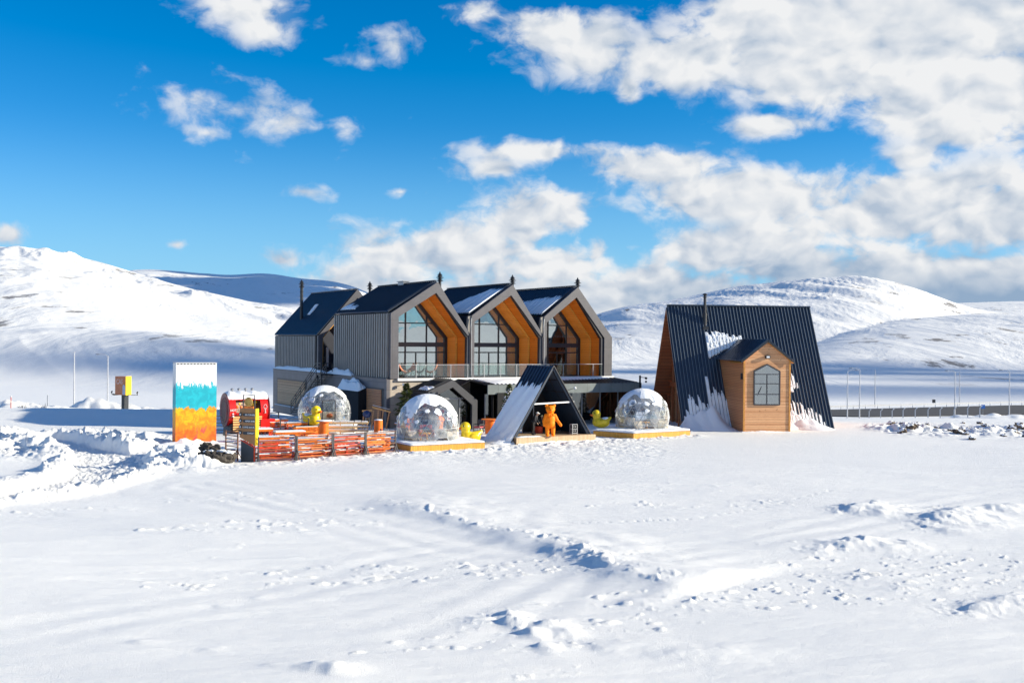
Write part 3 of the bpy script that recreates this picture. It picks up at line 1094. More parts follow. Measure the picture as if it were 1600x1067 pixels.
    # interior: floor, back wall, curtain strips
    g = MB(); g.box(ixl, xr - .3, yg + .1, 9.0, FZ - .02, FZ + .05)
    g.build('floor', M['floor_in'], LODGE)
    g = MB(); g.prism([(ixl, FZ + .05), (ixl, izl - .4), (xin, pin - .5), (xr - .5, 7.3), (xr - .5, FZ + .05)], 8.6, 8.75)
    g.build('inner_wall', M['wall_in'], LODGE)
    g = MB(); g.box(ixl + .1, xr - .6, yg + .6, 8.6, 6.70, 6.9)
    g.build('inner_storey', M['charcoal'], LODGE)
    g = MB()
    for q in range(9):
        g.box(xR - 1.25 + q * .09, xR - 1.20 + q * .09, yg + .25 + .06 * (q % 2), yg + .32 + .06 * (q % 2), FZ + .06, 6.5)
    g.build('curtain', M['curtain' if wi == 1 else 'wall_in'], LODGE)
    # soffit behind the frame top
# valley walls between the wings
for x, zl, zr in ((7.44, 9.32, 7.55), (14.67, 9.36, 7.58)):
    g = MB(); g.prism([(x - .45, zr + .35), (x - .08, zr - .1), (x - .02, zl + .0), (x - .30, zl - .05)], -.05, .2)
    g.build('valley_sheet', M['rib_grey'], LODGE)
    g = MB(); g.tube([(x - .05, -.2, zl - .2), (x - .12, -.24, zl - .9), (x - .05, -.2, zr - .2), (x - .05, -.2, FZ + .2)], .05, 6)
    g.build('drain_pipe', M['steel'], LODGE)

# back wing
xl, xp, xr, zl, zr, yf, yb = -.05, 3.9, 7.8, 7.55, 7.6, 17.8, 30.3
RB = 12.0
mb = MB()
mb.slab((xl - .1, yf - .6, zl + .02), (xp, yf - .6, RB), (xp, yb, RB), (xl - .1, yb, zl + .02), -.1)
mb.slab((xp, yf - .6, RB), (xr, yf - .6, zr), (xr, yb, zr), (xp, yb, RB), -.1)
ribs_slope(mb, xl - .1, zl + .14, xp, RB + .13, yf - .5, yb - .05, .42)
mb.beam((xp, yf - .6, RB + .14), (xp, yb, RB + .14), .3, .06)
mb.build('roof', M['navy'], LODGE)
mb = MB(); mb.box(xl, xl + .2, yf, yb, FZ, zl); mb.build('side_wall', M['rib_back'], LODGE)
mb = MB()
y = yf + .15
while y < yb:
    mb.box(xl - .11, xl + .01, y, y + .28, FZ + .0, zl - .05); y += .50
mb.box(xl - .12, xl + .01, yf - .02, yf + .08, FZ, zl)
mb.build('wall_cladding', M['rib_grey'], LODGE)
mb = MB(); mb.box(xr - .2, xr, yf, yb, FZ, zr); mb.build('side_wall', M['charcoal'], LODGE)
mb = MB(); mb.prism([(xl + .2, FZ), (xl + .2, zl), (xp, RB - .1), (xr - .2, zr), (xr - .2, FZ)], yb - .3, yb - .02)
mb.build('back_wall', M['charcoal'], LODGE)
mb = MB(); mb.ring([(xl, FZ), (xl, zl), (xp, RB + .06), (xr, zr), (xr, FZ)], [(xl + .45, FZ), (xl + .45, zl - .15), (xp, RB - .75), (xr - .45, zr - .15), (xr - .45, FZ)], yf - .7, yf - .3)
mb.build('gable_frame', M['frame_grey'], LODGE)
mb = MB()
for a, b in (((xl + .47, FZ), (xl + .47, zl - .2)), ((xl + .47, zl - .2), (xp, RB - .8)), ((xp, RB - .8), (xr - .47, zr - .2)), ((xr - .47, zr - .2), (xr - .47, FZ))):
    mb.prism([a, b, (b[0] * .94 + .2, b[1] - .06), (a[0] * .94 + .2, a[1] - .02)], yf - .3, yf + 1.6)
mb.build('lining', M['wood_light'], LODGE)
mb = MB(); mb.prism([(xl + .5, FZ), (xl + .5, zl - .2), (xp, RB - .85), (xr - .5, zr - .2), (xr - .5, FZ)], yf + 1.6, yf + 1.75)
mb.build('gable_wall', M['dark_navy'], LODGE)
d = MB(); d.box(.6, 1.45, yf + 1.5, yf + 1.62, FZ, 6.2); door = d.build('door', M['dark'], LODGE)
d = MB(); d.box(1.32, 1.36, yf + 1.40, yf + 1.5, 5.0, 5.5); d.build('handle', M['steel'], door)
d = MB(); d.box(1.55, 1.8, yf + 1.48, yf + 1.62, FZ + .4, 6.4); d.build('window', M['white'], LODGE)
# skylight and snow strip on the back wing
d = MB()
s_ = (RB - zl) / (xp - xl)
for (ya, yb2, xa, xb) in ((24.3, 25.4, 1.65, 2.6),):
    d.slab((xa, ya, zl + .2 + s_ * (xa - xl)), (xb, ya + .2, zl + .2 + s_ * (xb - xl)), (xb, yb2, zl + .2 + s_ * (xb - xl)), (xa, yb2 - .3, zl + .2 + s_ * (xa - xl)), -.08)
d.build('roof_snow', M['snow'], LODGE)

# ground storey
b = MB()
b.box(-.30, .0, -.06, 30.3, 0 - .5, 3.98)
b.box(.01, 7.0, 30.0, 30.3, -.5, 3.98)
b.build('base_wall', M['base_grey'], LODGE)
b = MB(); b.box(.0, 7.4, -.05, .25, -.5, 3.98); b.build('base_front', M['base_stone'], LODGE)
b = MB(); b.box(-.32, 22.0, -.0, 12.6, 3.985, FZ); b.box(-.32, 7.6, 12.61, 30.35, 3.985, FZ - .01); b.build('floor_slab', M['charcoal'], LODGE)
b = MB(); b.box(.6, 22.1, -.30, .0, 3.86, FZ - .004); b.build('slab_edge', M['white'], LODGE)
b = MB(); b.box(21.7, 22.0, .0, 12.5, -.5, 3.98); b.box(7, 22, 12.3, 12.6, -.5, 3.98); b.build('base_wall', M['base_grey'], LODGE)
# shutters of the ground storey (left side) with dark reveals
b = MB()
for (ya, yb2, za, zb) in ((20.0, 28.5, .55, 3.0), (.9, 4.0, .3, 3.1)):
    b = MB(); b.box(-.345, -.31, ya - .3, yb2 + .3, za - .12, zb + .12); b.build('shutter_reveal', M['dark'], LODGE)
b = MB(); b.box(-.39, -.35, 20.0, 28.5, .55, 3.0); b.build('shutter', M['wood_house'], LODGE)
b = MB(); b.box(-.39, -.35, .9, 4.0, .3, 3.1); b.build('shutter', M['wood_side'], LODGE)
b = MB(); b.box(-.52, -.31, 19.5, 29.0, .34, .41); b.build('shutter_sill', M['white'], LODGE)


def snow_heap(name, pts, h, parent, seed=1, noise=.35, m=None, res=14):
    """lumpy snow on a quad p0..p3 (bottom corners), h high in the middle"""
    rnd = random.Random(seed)
    P = [Vector(p) for p in pts]
    vs = []; fs = []
    n = res
    ph = [rnd.uniform(0, 6.28) for _ in range(6)]
    for j in range(n + 1):
        for i in range(n + 1):
            s0, t0 = i / n, j / n
            p = (P[0] * (1 - s0) + P[1] * s0) * (1 - t0) + (P[3] * (1 - s0) + P[2] * s0) * t0
            e = min(1, 5 * min(s0, 1 - s0)) * min(1, 5 * min(t0, 1 - t0))
            e = e ** .5
            w = 1 + noise * (math.sin(s0 * 9 + ph[0]) * math.sin(t0 * 8 + ph[1]) + .6 * math.sin(s0 * 19 + ph[2]) * math.sin(t0 * 17 + ph[3])) + rnd.uniform(-.5, .5) * noise * .5
            vs.append(p + Vector((0, 0, h * e * max(.15, w))))
    for j in range(n):
        for i in range(n):
            a = j * (n + 1) + i
            fs.append((a, a + 1, a + n + 2, a + n + 1))
    k = len(vs)
    vs += [P[0] - Vector((0, 0, .01)), P[1] - Vector((0, 0, .01)), P[2] - Vector((0, 0, .01)), P[3] - Vector((0, 0, .01))]
    fs.append((k, k + 3, k + 2, k + 1))
    mb = MB(); mb.add(vs, fs)
    return mb.build(name, m or M['snow'], parent, smooth=True)


snow_heap('snow_ledge', [(-.5, 14.0, FZ), (-.40, 7.6, FZ - .05), (.0, 7.6, FZ - .05), (1.2, 14.0, FZ)], .42, LODGE, 3)
snow_heap('snow_ledge', [(-.42, 30.2, FZ), (-.42, 14.2, FZ), (-.06, 14.2, FZ), (-.06, 30.2, FZ)], .28, LODGE, 4)


# snow on the roofs of the second and third wings, ragged along the ribs
def roof_snow(name, xa, za, xb, zb, ya, yb, lo, hi, th, parent, seed, pitch=.42, edge=.12, lo_n=0.0):
    """strips between the ribs; lo/hi = fraction range of the slope covered (functions of y)"""
    rnd = random.Random(seed)
    n = Vector((-(zb - za), 0, xb - xa)).normalized()
    if n.z < 0: n = -n
    A = Vector((xa, 0, za)); B = Vector((xb, 0, zb))
    mb = MB()
    y = ya
    while y < yb - .01:
        w = min(pitch * rnd.choice((.5, 1, 1)), yb - y)
        f = (y - ya) / (yb - ya)
        l = lo(f) + rnd.uniform(0, lo_n); h = hi(f) + rnd.uniform(-edge, edge)
        if h > l + .02:
            k = 7
            t0 = th * rnd.uniform(.75, 1.2)
            vs = []
            for i in range(k + 1):
                t = l + (h - l) * i / k
                p = A + (B - A) * t
                e = min(1.0, 6.0 * (h - t) + .12) if i > 2 else 1.0
                tt = t0 * e * rnd.uniform(.85, 1.15)
                if i == 0: tt *= .7
                for yy, q in ((y - .005, 0), (y - .005, 1), (y + w + .005, 1), (y + w + .005, 0)):
                    vs.append(p + Vector((0, yy, 0)) + n * (tt if q else -.02))
            fs = [(0, 1, 2, 3)]
            for i in range(k):
                a = i * 4
                for j in range(4): fs.append((a + j, a + 4 + j, a + 4 + (j + 1) % 4, a + (j + 1) % 4))
            a = k * 4; fs.append((a + 3, a + 2, a + 1, a))
            mb.add(vs, fs)
        y += w
    return mb.build(name, M['snow'], parent)


for i, (xl, xp, zl) in enumerate(((7.44, 11.43, 9.32), (14.67, 18.2, 9.36))):
    roof_snow('roof_snow', xl, zl + .22, xp, RID + .22, .32, 12.3, lambda f: .0, (lambda f: .86 - .55 * min(1, f * 2.2) + .18 * math.sin(f * 7)) if i == 0 else (lambda f: .62 - .12 * f + .05 * math.sin(f * 9)), .12, LODGE, 5 + i, edge=.05)
roof_snow('roof_snow', -.06, 9.5 + .12, 4.22, RID + .22, 8.6, 12.3, lambda f: .10, lambda f: .16 + .25 * f, .10, LODGE, 9, edge=.05)


# chimney pots with pagoda caps
def chimney(x, y, z0, z1, tall=False):
    m = MB()
    r = .13 if not tall else .16
    m.lathe([(r, 0), (r, z1 - z0 - .75)], (x, y, z0), 10)
    zz = z1 - .78
    for k, rr in enumerate((.30, .25, .34, .23)):
        m.lathe([(rr * .5, 0), (rr, .02), (rr, .045), (rr * .45, .11), (rr * .45, .17)], (x, y, zz + k * .14), 10)
    m.lathe([(.24, 0), (.10, .10), (.03, .26), (.0, .30)], (x, y, z1 - .24), 10)
    if tall:
        for k in range(7):
            m.lathe([(r + .01, 0), (r + .05, .02), (r + .01, .05)], (x, y, z0 + 1.2 + k * .45), 10)
    m.build('chimney', M['dark'], LODGE)


chimney(5.0, 1.1, 10.4, 13.0)
chimney(12.1, 1.1, 10.5, 13.0)
chimney(18.95, 1.1, 10.6, 13.0)
chimney(5.75, 18.5, 9.8, 12.95)
chimney(1.28, 26.0, 8.6, 13.3, True)
m = MB(); m.box(4.0, 4.5, 6.4, 7.6, RID + .1, RID + .42); m.box(3.9, 4.6, 6.3, 7.7, RID + .42, RID + .48)
m.build('roof_vent', M['steel'], LODGE)

# glass balustrade of the balcony
rail = MB(); rail.beam((.7, -.12, 5.17), (20.9, -.12, 5.17), .05, .04)
rl = rail.build('handrail', M['steel_lt'], LODGE)
x = .7
while x < 20.9:
    m = MB(); m.box(x + .015, min(x + 1.6, 20.9) - .015, -.13, -.112, FZ + .08, 5.14); m.build('glass_panel', M['glass_lt'], LODGE)
    m = MB(); m.box(x - .02, x + .02, -.15, -.09, FZ, 5.16); m.build('post', M['steel_lt'], LODGE)
    x += 1.6


# glazed ground-floor extension
EX = MB()
EX.slab((7.0, -4.0, 3.62), (22.3, -4.0, 3.62), (22.3, -.3, 3.90), (7.0, -.3, 3.90), .12)
y = 7.2
while y < 22.2:
    EX.beam((y, -4.0, 3.66), (y, -.3, 3.94), .05, .05); y += .38
EX.slab((22.3, -4.0, 3.62), (22.3, 8.0, 3.62), (22.0, 8.0, 3.90), (22.0, -.3, 3.90), .1)
EX.build('canopy_roof', M['dark'], LODGE)
f = MB(); f.box(6.9, 22.4, -4.12, -4.0, 2.82, 3.60); f.box(22.28, 22.4, -4.0, 8.0, 2.82, 3.60)
f.build('canopy_fascia', panel_metal('fascia sheets', (.15, .175, .18), 1.25, 40), LODGE)
snow_heap('canopy_snow', [(7.6, -3.9, 3.64), (14.4, -3.9, 3.64), (13.2, -.4, 3.9), (7.4, -.4, 3.9)], .16, LODGE, 6, .2, res=20)
snow_heap('canopy_snow', [(14.4, -2.0, 3.78), (21.5, -.9, 3.86), (21.8, -.35, 3.9), (13.2, -.35, 3.9)], .10, LODGE, 7, .25, res=20)
g = MB(); g.box(7.0, 22.2, -3.45, -3.43, .05, 2.82); wf = g.build('window', M['pane_dk'], LODGE)
g = MB()
x = 7.0
while x < 22.3:
    g.box(x - .04, x + .04, -3.5, -3.38, .0, 2.82); x += 1.9
g.box(7, 22.2, -3.5, -3.38, .0, .12)
g.build('frame', M['steel'], wf)
g = MB(); g.box(22.1, 22.2, -3.4, 0, .05, 2.82); g.build('window', M['pane_dk'], LODGE)
for x0, x1 in ((15.5, 16.15), (19.4, 22.0)):
    g = MB(); x = x0
    while x < x1:
        g.tube([(x, -3.2, .1), (x, -3.22, 2.75)], .09, 6); x += .2
    g.build('curtain', M['curtain'], LODGE)
g = MB(); g.box(14.75, 15.45, -3.6, -3.46, .0, 2.82); g.build('wall_panel', M['rib_grey'], LODGE)
g = MB(); g.box(7, 21.7, -3.4, 6, -.05, .06); g.build('floor', M['floor_in'], LODGE)
g = MB(); g.box(7, 21.7, 3.0, 3.2, .06, 3.9); g.build('inner_wall', M['charcoal'], LODGE)
# a lit bar counter far inside is not visible; dark tables behind the glass
g = MB()
for x in (9.4, 11.6, 13.4, 17.2, 18.6):
    g.box(x, x + .9, -2.4, -1.6, .72, .77); g.box(x + .4, x + .5, -2.05, -1.95, .06, .72)
g.build('inner_tables', M['white'], LODGE)

# small entrance pavilion with its own gable
m = MB()
m.ring([(1.85, 0), (1.85, 3.14), (4.02, 4.04), (6.28, 2.34), (6.28, 0)], [(2.45, 0), (2.45, 2.75), (4.02, 3.42), (5.80, 1.98), (5.80, 0)], -3.5, -3.2)
m.build('entrance_frame', M['charcoal'], LODGE)
m = MB()
m.slab((1.75, -3.2, 3.10), (4.02, -3.2, 4.02), (4.02, -.1, 4.02), (1.75, -.1, 3.10), -.06)
m.slab((4.02, -3.2, 4.02), (6.35, -3.2, 2.30), (6.35, -.1, 2.30), (4.02, -.1, 4.02), -.06)
for k in range(9):
    yy = -3.1 + k * .36
    m.beam((1.75, yy, 3.2), (4.02, yy, 4.12), .04, .05)
m.build('entrance_roof', M['dark'], LODGE)
m = MB(); m.box(1.85, 1.95, -3.2, -.1, 0, 3.05); m.build('entrance_side', M['dark_navy'], LODGE)
m = MB(); m.box(6.2, 6.28, -3.2, -.1, 0, 2.3); m.build('entrance_side', M['dark_navy'], LODGE)
m = MB(); m.prism([(2.45, 0), (2.45, 2.75), (4.02, 3.42), (5.80, 1.98), (5.80, 0)], -2.9, -2.86)
wf = m.build('entrance_window', M['pane_dk'], LODGE)
m = MB(); m.box(2.45, 5.8, -2.98, -2.86, 2.42, 2.56); m.box(3.62, 3.74, -2.98, -2.86, 0, 2.5); m.box(4.86, 4.95, -2.98, -2.86, 0, 2.5)
m.build('frame', M['steel'], wf)
m = MB(); m.box(2.5, 5.7, -2.0, -1.9, 0, 2.6); m.build('entrance_inner', M['black'], LODGE)
snow_heap('entrance_snow', [(1.8, -3.3, 3.2), (2.5, -3.3, 3.45), (2.3, -1.6, 3.4), (1.8, -1.6, 3.2)], .12, LODGE, 12)
# black awning wing right of the entrance
m = MB()
m.slab((6.1, -2.6, 3.96), (8.05, -3.6, 3.50), (8.05, -.1, 3.62), (6.1, -.1, 3.98), .08)
m.slab((6.1, -2.6, 3.96), (6.1, -.1, 3.98), (5.2, -.1, 3.55), (5.2, -2.6, 3.52), .05)
m.box(7.6, 7.72, -3.6, -3.42, 0, 3.5)
m.build('awning', M['black'], LODGE)
m = MB(); m.box(7.75, 8.5, -4.25, -4.12, .0, 2.95); m.build('wall_panel', M['black'], LODGE)
# dark storage annex under the side wall, snow on its roof
m = MB(); m.prismz([(-.32, 4.35), (-1.0, 4.35), (-1.0, 9.4), (-.32, 9.4)], 0, 2.75)
m.prism([(-1.0, 2.75), (-.32, 2.75), (-.32, 3.15)], 4.35, 9.4)
m.build('annex', M['black'], LODGE)
snow_heap('annex_snow', [(-1.05, 4.3, 2.82), (-.32, 4.3, 3.12), (-.32, 9.5, 3.12), (-1.05, 9.5, 2.82)], .62, LODGE, 21, .3, res=18)

# outside stair
st = MB()
N = 17
for k in range(N):
    y = 13.5 + 6.9 * k / (N - 1); z = FZ - .12 - (FZ - .2) * k / (N - 1)
    st.box(-1.45, -.55, y, y + .34, z - .04, z)
st.beam((-1.5, 13.4, FZ - .2), (-1.5, 20.7, -.0), .05, .22, up=(0, .5, 1))
st.beam((-.5, 13.4, FZ - .2), (-.5, 20.7, -.0), .05, .22, up=(0, .5, 1))
st.box(-1.5, -.33, 12.3, 13.5, FZ - .16, FZ - .06)
st.beam((-1.4, 12.4, 0), (-1.4, 12.4, FZ - .1), .1); st.beam((-1.4, 13.4, 0), (-1.4, 13.4, FZ - .1), .1)
st.build('stair', M['dark'], LODGE)
st = MB()
for dz in (.45, .75, 1.05):
    for x in (-1.5, -.5):
        st.beam((x, 13.5, FZ - .1 + dz), (x, 20.7, .05 + dz), .05)
    st.beam((-1.5, 12.3, FZ - .1 + dz), (-1.5, 13.5, FZ - .1 + dz), .05)
    st.beam((-1.5, 12.3, FZ - .1 + dz), (-.35, 12.3, FZ - .1 + dz), .05)
for k in range(6):
    y = 13.5 + 7.2 * k / 5; z = FZ - .1 - (FZ - .15) * k / 5
    st.beam((-1.5, y, z), (-1.5, y, z + 1.05), .05); st.beam((-.5, y, z), (-.5, y, z + 1.05), .05)
for p in ((-1.5, 12.3), (-.95, 12.3), (-.4, 12.3)): st.beam((p[0], p[1], FZ - .1), (p[0], p[1], FZ + .95), .04)
st.build('stair_railing', M['dark'], LODGE)

# wall lamps left of the entrance
for (x, z) in ((1.05, 3.55), (1.35, 3.0)):
    m = MB(); m.beam((x - .45, -.06, z - .12), (x - .05, -.42, z), .035); lp = m.build('wall_lamp', M['dark'], LODGE)
    m = MB(); m.lathe([(.05, -.12), (.12, -.10), (.13, .08), (.10, .12)], (x, -.46, z), 12); m.build('lamp_shade', M['white'], lp, smooth=True)
# flood lamps and camera mast on the canopy corner
m = MB(); m.beam((22.2, -4.15, 2.9), (22.2, -4.15, 4.25), .12); m.beam((22.2, -4.2, 4.1), (22.75, -4.3, 4.05), .05)
m.ball((22.75, -4.3, 4.0), .12, 8, 6); m.ball((22.75, -4.3, 3.7), .10, 8, 6)
m.build('camera_mast', M['dark'], LODGE)
m = MB(); m.beam((14.4, -4.12, 3.0), (15.0, -4.6, 3.25), .04); lp = m.build('wall_lamp', M['dark'], LODGE)
m = MB(); m.ball((15.05, -4.62, 3.26), .12, 8, 6); m.build('lamp_shade', M['white'], lp)
# railing on the slab right of the lodge
m = MB()
for k in range(6): m.beam((22.3 + k * 1.5, 12.3, 2.6), (22.3 + k * 1.5, 12.3, 4.6), .05)
m.beam((22.3, 12.3, 4.6), (30, 12.3, 4.6), .05); m.box(22.0, 30, 11, 13, 2.4, 2.7)
m.build('terrace_edge', M['charcoal'], LODGE)
m = MB(); m.box(22.3, 29.8, 12.29, 12.31, 2.8, 4.55); m.build('glass_panel', M['glass_lt'], LODGE)


# ================================================================ large A-frame house
HTH = R(7.5)
HX, HY = 14.4, 90.8
HL, HD, HZ = 13.2, 11.0, 10.45       # ridge length, depth, ridge height
HOUSE = thing('a_frame_house', 'tall A-frame house with ribbed dark blue roof down to the snow and a wooden dormer', 'house', (HX, HY, 0), HTH)
mb = MB()
mb.slab((0, -.158, -.3), (HL, -.158, -.3), (HL, HD / 2, HZ), (0, HD / 2, HZ), .12)
sl = math.hypot(HD / 2, HZ)
n = Vector((0, -HZ, HD / 2)).normalized()
mb.build('roof', M['navy2'], HOUSE)
mb = MB()
k = 44
for i in range(k + 1):
    x = .05 + (HL - .1) * i / k
    mb.beam(Vector((x, 0, -.1)) + n * .03, Vector((x, HD / 2, HZ)) + n * .03, .06, .15, up=n)
mb.build('roof_ribs', plain('highlight toned rib', (.10, .125, .155), .3, 0, .1), HOUSE)  # ribs paler than the sheet: the sun highlight is put into the colour
mb = MB()
mb.beam((0, HD / 2 - .03, HZ + .05), (HL, HD / 2 - .03, HZ + .05), .3, .12)
mb.build('ridge_cap', M['navy2'], HOUSE)
mb = MB()
mb.slab((HL, HD + .158, -.3), (0, HD + .158, -.3), (0, HD / 2, HZ), (HL, HD / 2, HZ), .12)
mb.build('roof', M['navy2'], HOUSE)
# timber underside of the back slope and overhang lining
mb = MB()
mb.slab((.02, HD - .18, 0), (HL - .02, HD - .18, 0), (HL - .02, HD / 2 - .02, HZ - .28), (.02, HD / 2 - .02, HZ - .28), .05)
mb.build('soffit', M['wood_red'], HOUSE)
mb = MB()
mb.slab((HL - .02, .20, 0), (.02, .20, 0), (.02, HD / 2, HZ - .30), (HL - .02, HD / 2, HZ - .30), .05)
mb.build('soffit', M['wood_red'], HOUSE)
for y0, y1 in ((.12, HD / 2), (HD - .12, HD / 2)):
    mb = MB(); mb.beam((.06, y0, 0), (.06, y1, HZ - .2), .1, .28, up=(1, 0, 0)); mb.build('barge_board', M['wood_red'] if y0 > 5 else M['navy2'], HOUSE)
# gable wall set back
gx = 1.5
mb = MB()
yy = lambda z: HD / 2 * z / HZ
mb.add([(gx, .3, 0), (gx, HD - .3, 0), (gx, HD / 2, HZ - .5), (gx + .15, .3, 0), (gx + .15, HD - .3, 0), (gx + .15, HD / 2, HZ - .5)], [(0, 1, 2), (5, 4, 3), (0, 3, 4, 1), (1, 4, 5, 2), (2, 5, 3, 0)])
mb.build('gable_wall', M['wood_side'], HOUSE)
mb = MB(); mb.add([(gx - .03, 2.3, 3.5), (gx - .03, HD - 2.3, 3.5), (gx - .03, HD / 2 + .5, 8.3), (gx - .03, HD / 2 - .5, 8.3)], [(0, 1, 2, 3)])
wf = mb.build('window', M['pane_dk'], HOUSE, fix=False)
mb = MB()
for z in (3.4, 6.1): mb.box(gx - .25, gx - .05, yy(z) + .2, HD - yy(z) - .2, z - .22, z + .2)
mb.build('cross_beam', M['wood_red'], HOUSE)
mb = MB()
for y in (1.6, 2.9, 4.4, 6.6, 8.1, 9.5):
    t = min(y, HD - y) / (HD / 2) * HZ - .5
    mb.beam((gx - .15, y, 0), (gx - .15, y, t), .16)
mb.build('gable_post', M['wood_red'], HOUSE)
mb = MB()
mb.beam((.2, .9, 0), (.2, .9, 1.4), .12); mb.beam((.2, 2.2, 0), (.2, 2.2, 3.2), .12); mb.beam((.2, .9, 1.4), (.2, 3.0, 3.3), .1)
for k in range(5): mb.beam((.1 + .1 * k, 1.0 + .42 * k, 0), (.1 + .1 * k, 1.1 + .42 * k, 1.7), .07)
mb.build('porch_frame', M['wood_side'], HOUSE)
mb = MB(); mb.add([(HL - .1, .3, 0), (HL - .1, HD - .3, 0), (HL - .1, HD / 2, HZ - .5), (HL - .2, .3, 0), (HL - .2, HD - .3, 0), (HL - .2, HD / 2, HZ - .5)], [(0, 1, 2), (5, 4, 3), (0, 3, 4, 1), (1, 4, 5, 2), (2, 5, 3, 0)])
mb.build('gable_wall', M['wood_side'], HOUSE)
# stove pipe
c = MB()
cx, cy = 3.2, 4.65
c.lathe([(.13, 0), (.13, 2.6)], (cx, cy, 8.7), 12); c.lathe([(.18, 0), (.18, 1.3)], (cx, cy, 8.5), 12)
c.lathe([(.2, 0), (.2, .04), (.12, .06), (.12, .16), (.24, .2), (.2, .28), (.05, .34)], (cx, cy, 11.2), 12)
c.box(cx - .25, cx + .25, cy - .35, cy + .12, 8.3, 8.6)
c.build('stove_pipe', M['dark'], HOUSE)
# dormer: closed wooden bay reaching the ground
dx0, dx1, dy = 4.05, 7.95, -3.15
ez, pz = 5.85, 7.35
dm = (dx0 + dx1) / 2
w = MB(); w.prism([(dx0, 0 - .3), (dx0, ez), (dm, pz - .12), (dx1, ez), (dx1, -.3)], dy, dy + .12)
w.build('dormer_front', M['wood_house'], HOUSE)
def side(x, t, m):
    w = MB()
    yb_ = lambda z: HD / 2 * z / HZ
    a = [(dy + .12, -.3), (dy + .12, ez), (yb_(ez) + .1, ez), (0, -.3)]
    vs = [(x, y, z) for y, z in a] + [(x + t, y, z) for y, z in a]
    w.add(vs, [(0, 1, 2, 3), (7, 6, 5, 4), (0, 4, 5, 1), (1, 5, 6, 2), (2, 6, 7, 3), (3, 7, 4, 0)])
    w.build('dormer_side', m, HOUSE)
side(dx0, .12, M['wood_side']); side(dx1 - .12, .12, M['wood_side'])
w = MB()
ovx, ovy = .30, .22
sl_ = (pz - ez) / (dm - dx0)
zo = ez - sl_ * ovx
yr = lambda z: HD / 2 * z / HZ + .25
w.slab((dx0 - ovx, dy - ovy, zo + .12), (dm, dy - ovy, pz + .12), (dm, yr(pz), pz + .12), (dx0 - ovx, yr(zo), zo + .12), -.07)
w.slab((dm, dy - ovy, pz + .12), (dx1 + ovx, dy - ovy, zo + .12), (dx1 + ovx, yr(zo), zo + .12), (dm, yr(pz), pz + .12), -.07)
for k in range(14):
    y = dy - ovy + .05 + k * .42
    t = .0
    w.beam((dx0 - ovx, y, zo + .22), (dm, y, pz + .22), .05, .05)
w.build('dormer_roof', M['navy2'], HOUSE)
w = MB()
w.beam((dx0 - ovx, dy - ovy + .03, zo + .02), (dm, dy - ovy + .03, pz + .02), .05, .12); w.beam((dm, dy - ovy + .03, pz + .02), (dx1 + ovx, dy - ovy + .03, zo + .02), .05, .12)
w.build('dormer_barge', M['dark'], HOUSE)
w = MB(); w.slab((dm, dy - .1, pz - .03), (dx1 + .28, dy - .1, zo - .02), (dx1 + .28, dy + 3, zo - .02), (dm, dy + 3, pz - .03), .03)
w.slab((dx0 - .28, dy - .1, zo - .02), (dm, dy - .1, pz - .03), (dm, dy + 3, pz - .03), (dx0 - .28, dy + 3, zo - .02), .03)
w.build('soffit', M['trim_yel'], HOUSE)
for x in (dx0 + .02, dx1 - .02):
    w = MB(); w.box(x - .07, x + .07, dy - .05, dy + .01, 0, ez - .02); w.build('corner_trim', M['trim_yel'], HOUSE)
# pentagonal window
wx0, wx1, wz0, wz1, wzp = 4.90, 7.06, 2.22, 4.92, 5.48
wm_ = (wx0 + wx1) / 2
P_ = [(wx0, wz0), (wx0, wz1), (wm_, wzp), (wx1, wz1), (wx1, wz0)]
w = MB(); w.prism(P_, dy - .04, dy - .025); wf = w.build('window', glass('bay window glass', (.55, .58, .62), .30), HOUSE)
w = MB()
loop = P_ + [P_[0]]
for a, b in zip(loop[:-1], loop[1:]): w.beam((a[0], dy - .06, a[1]), (b[0], dy - .06, b[1]), .10, .08, up=(0, 1, 0))
w.box(wm_ - .035, wm_ + .035, dy - .09, dy - .03, wz0, 4.68)
for z in (3.06, 3.92, 4.68): w.box(wx0, wx1, dy - .09, dy - .03, z - .035, z + .035)
w.build('frame', M['charcoal'], wf)
w = MB(); w.prism(P_, dy - .022, dy - .004); w.build('blind', plain('grey blind', (.20, .20, .22), .8), wf)
w = MB()
w.tube([(wx0 + .25, dy - .045, 2.95), (wx0 + .5, dy - .045, 3.4), (wx0 + .62, dy - .045, 3.7)], [.02, .05, .015], 6)
w.build('sticker', M['dark'], wf)
w = MB(); w.box(dm - .18, dm + .18, dy - .22, dy - .0, 5.98, 6.20); fl = w.build('flood_lamp', M['dark'], HOUSE)
w = MB(); w.box(dm - .13, dm + .13, dy - .235, dy - .222, 6.02, 6.16); w.build('lens', M['white'], fl)
w = MB(); w.box(dx0 - .10, dx0 - .0, dy + .25, dy + .55, 4.25, 4.75); w.build('speaker_box', M['dark'], HOUSE)


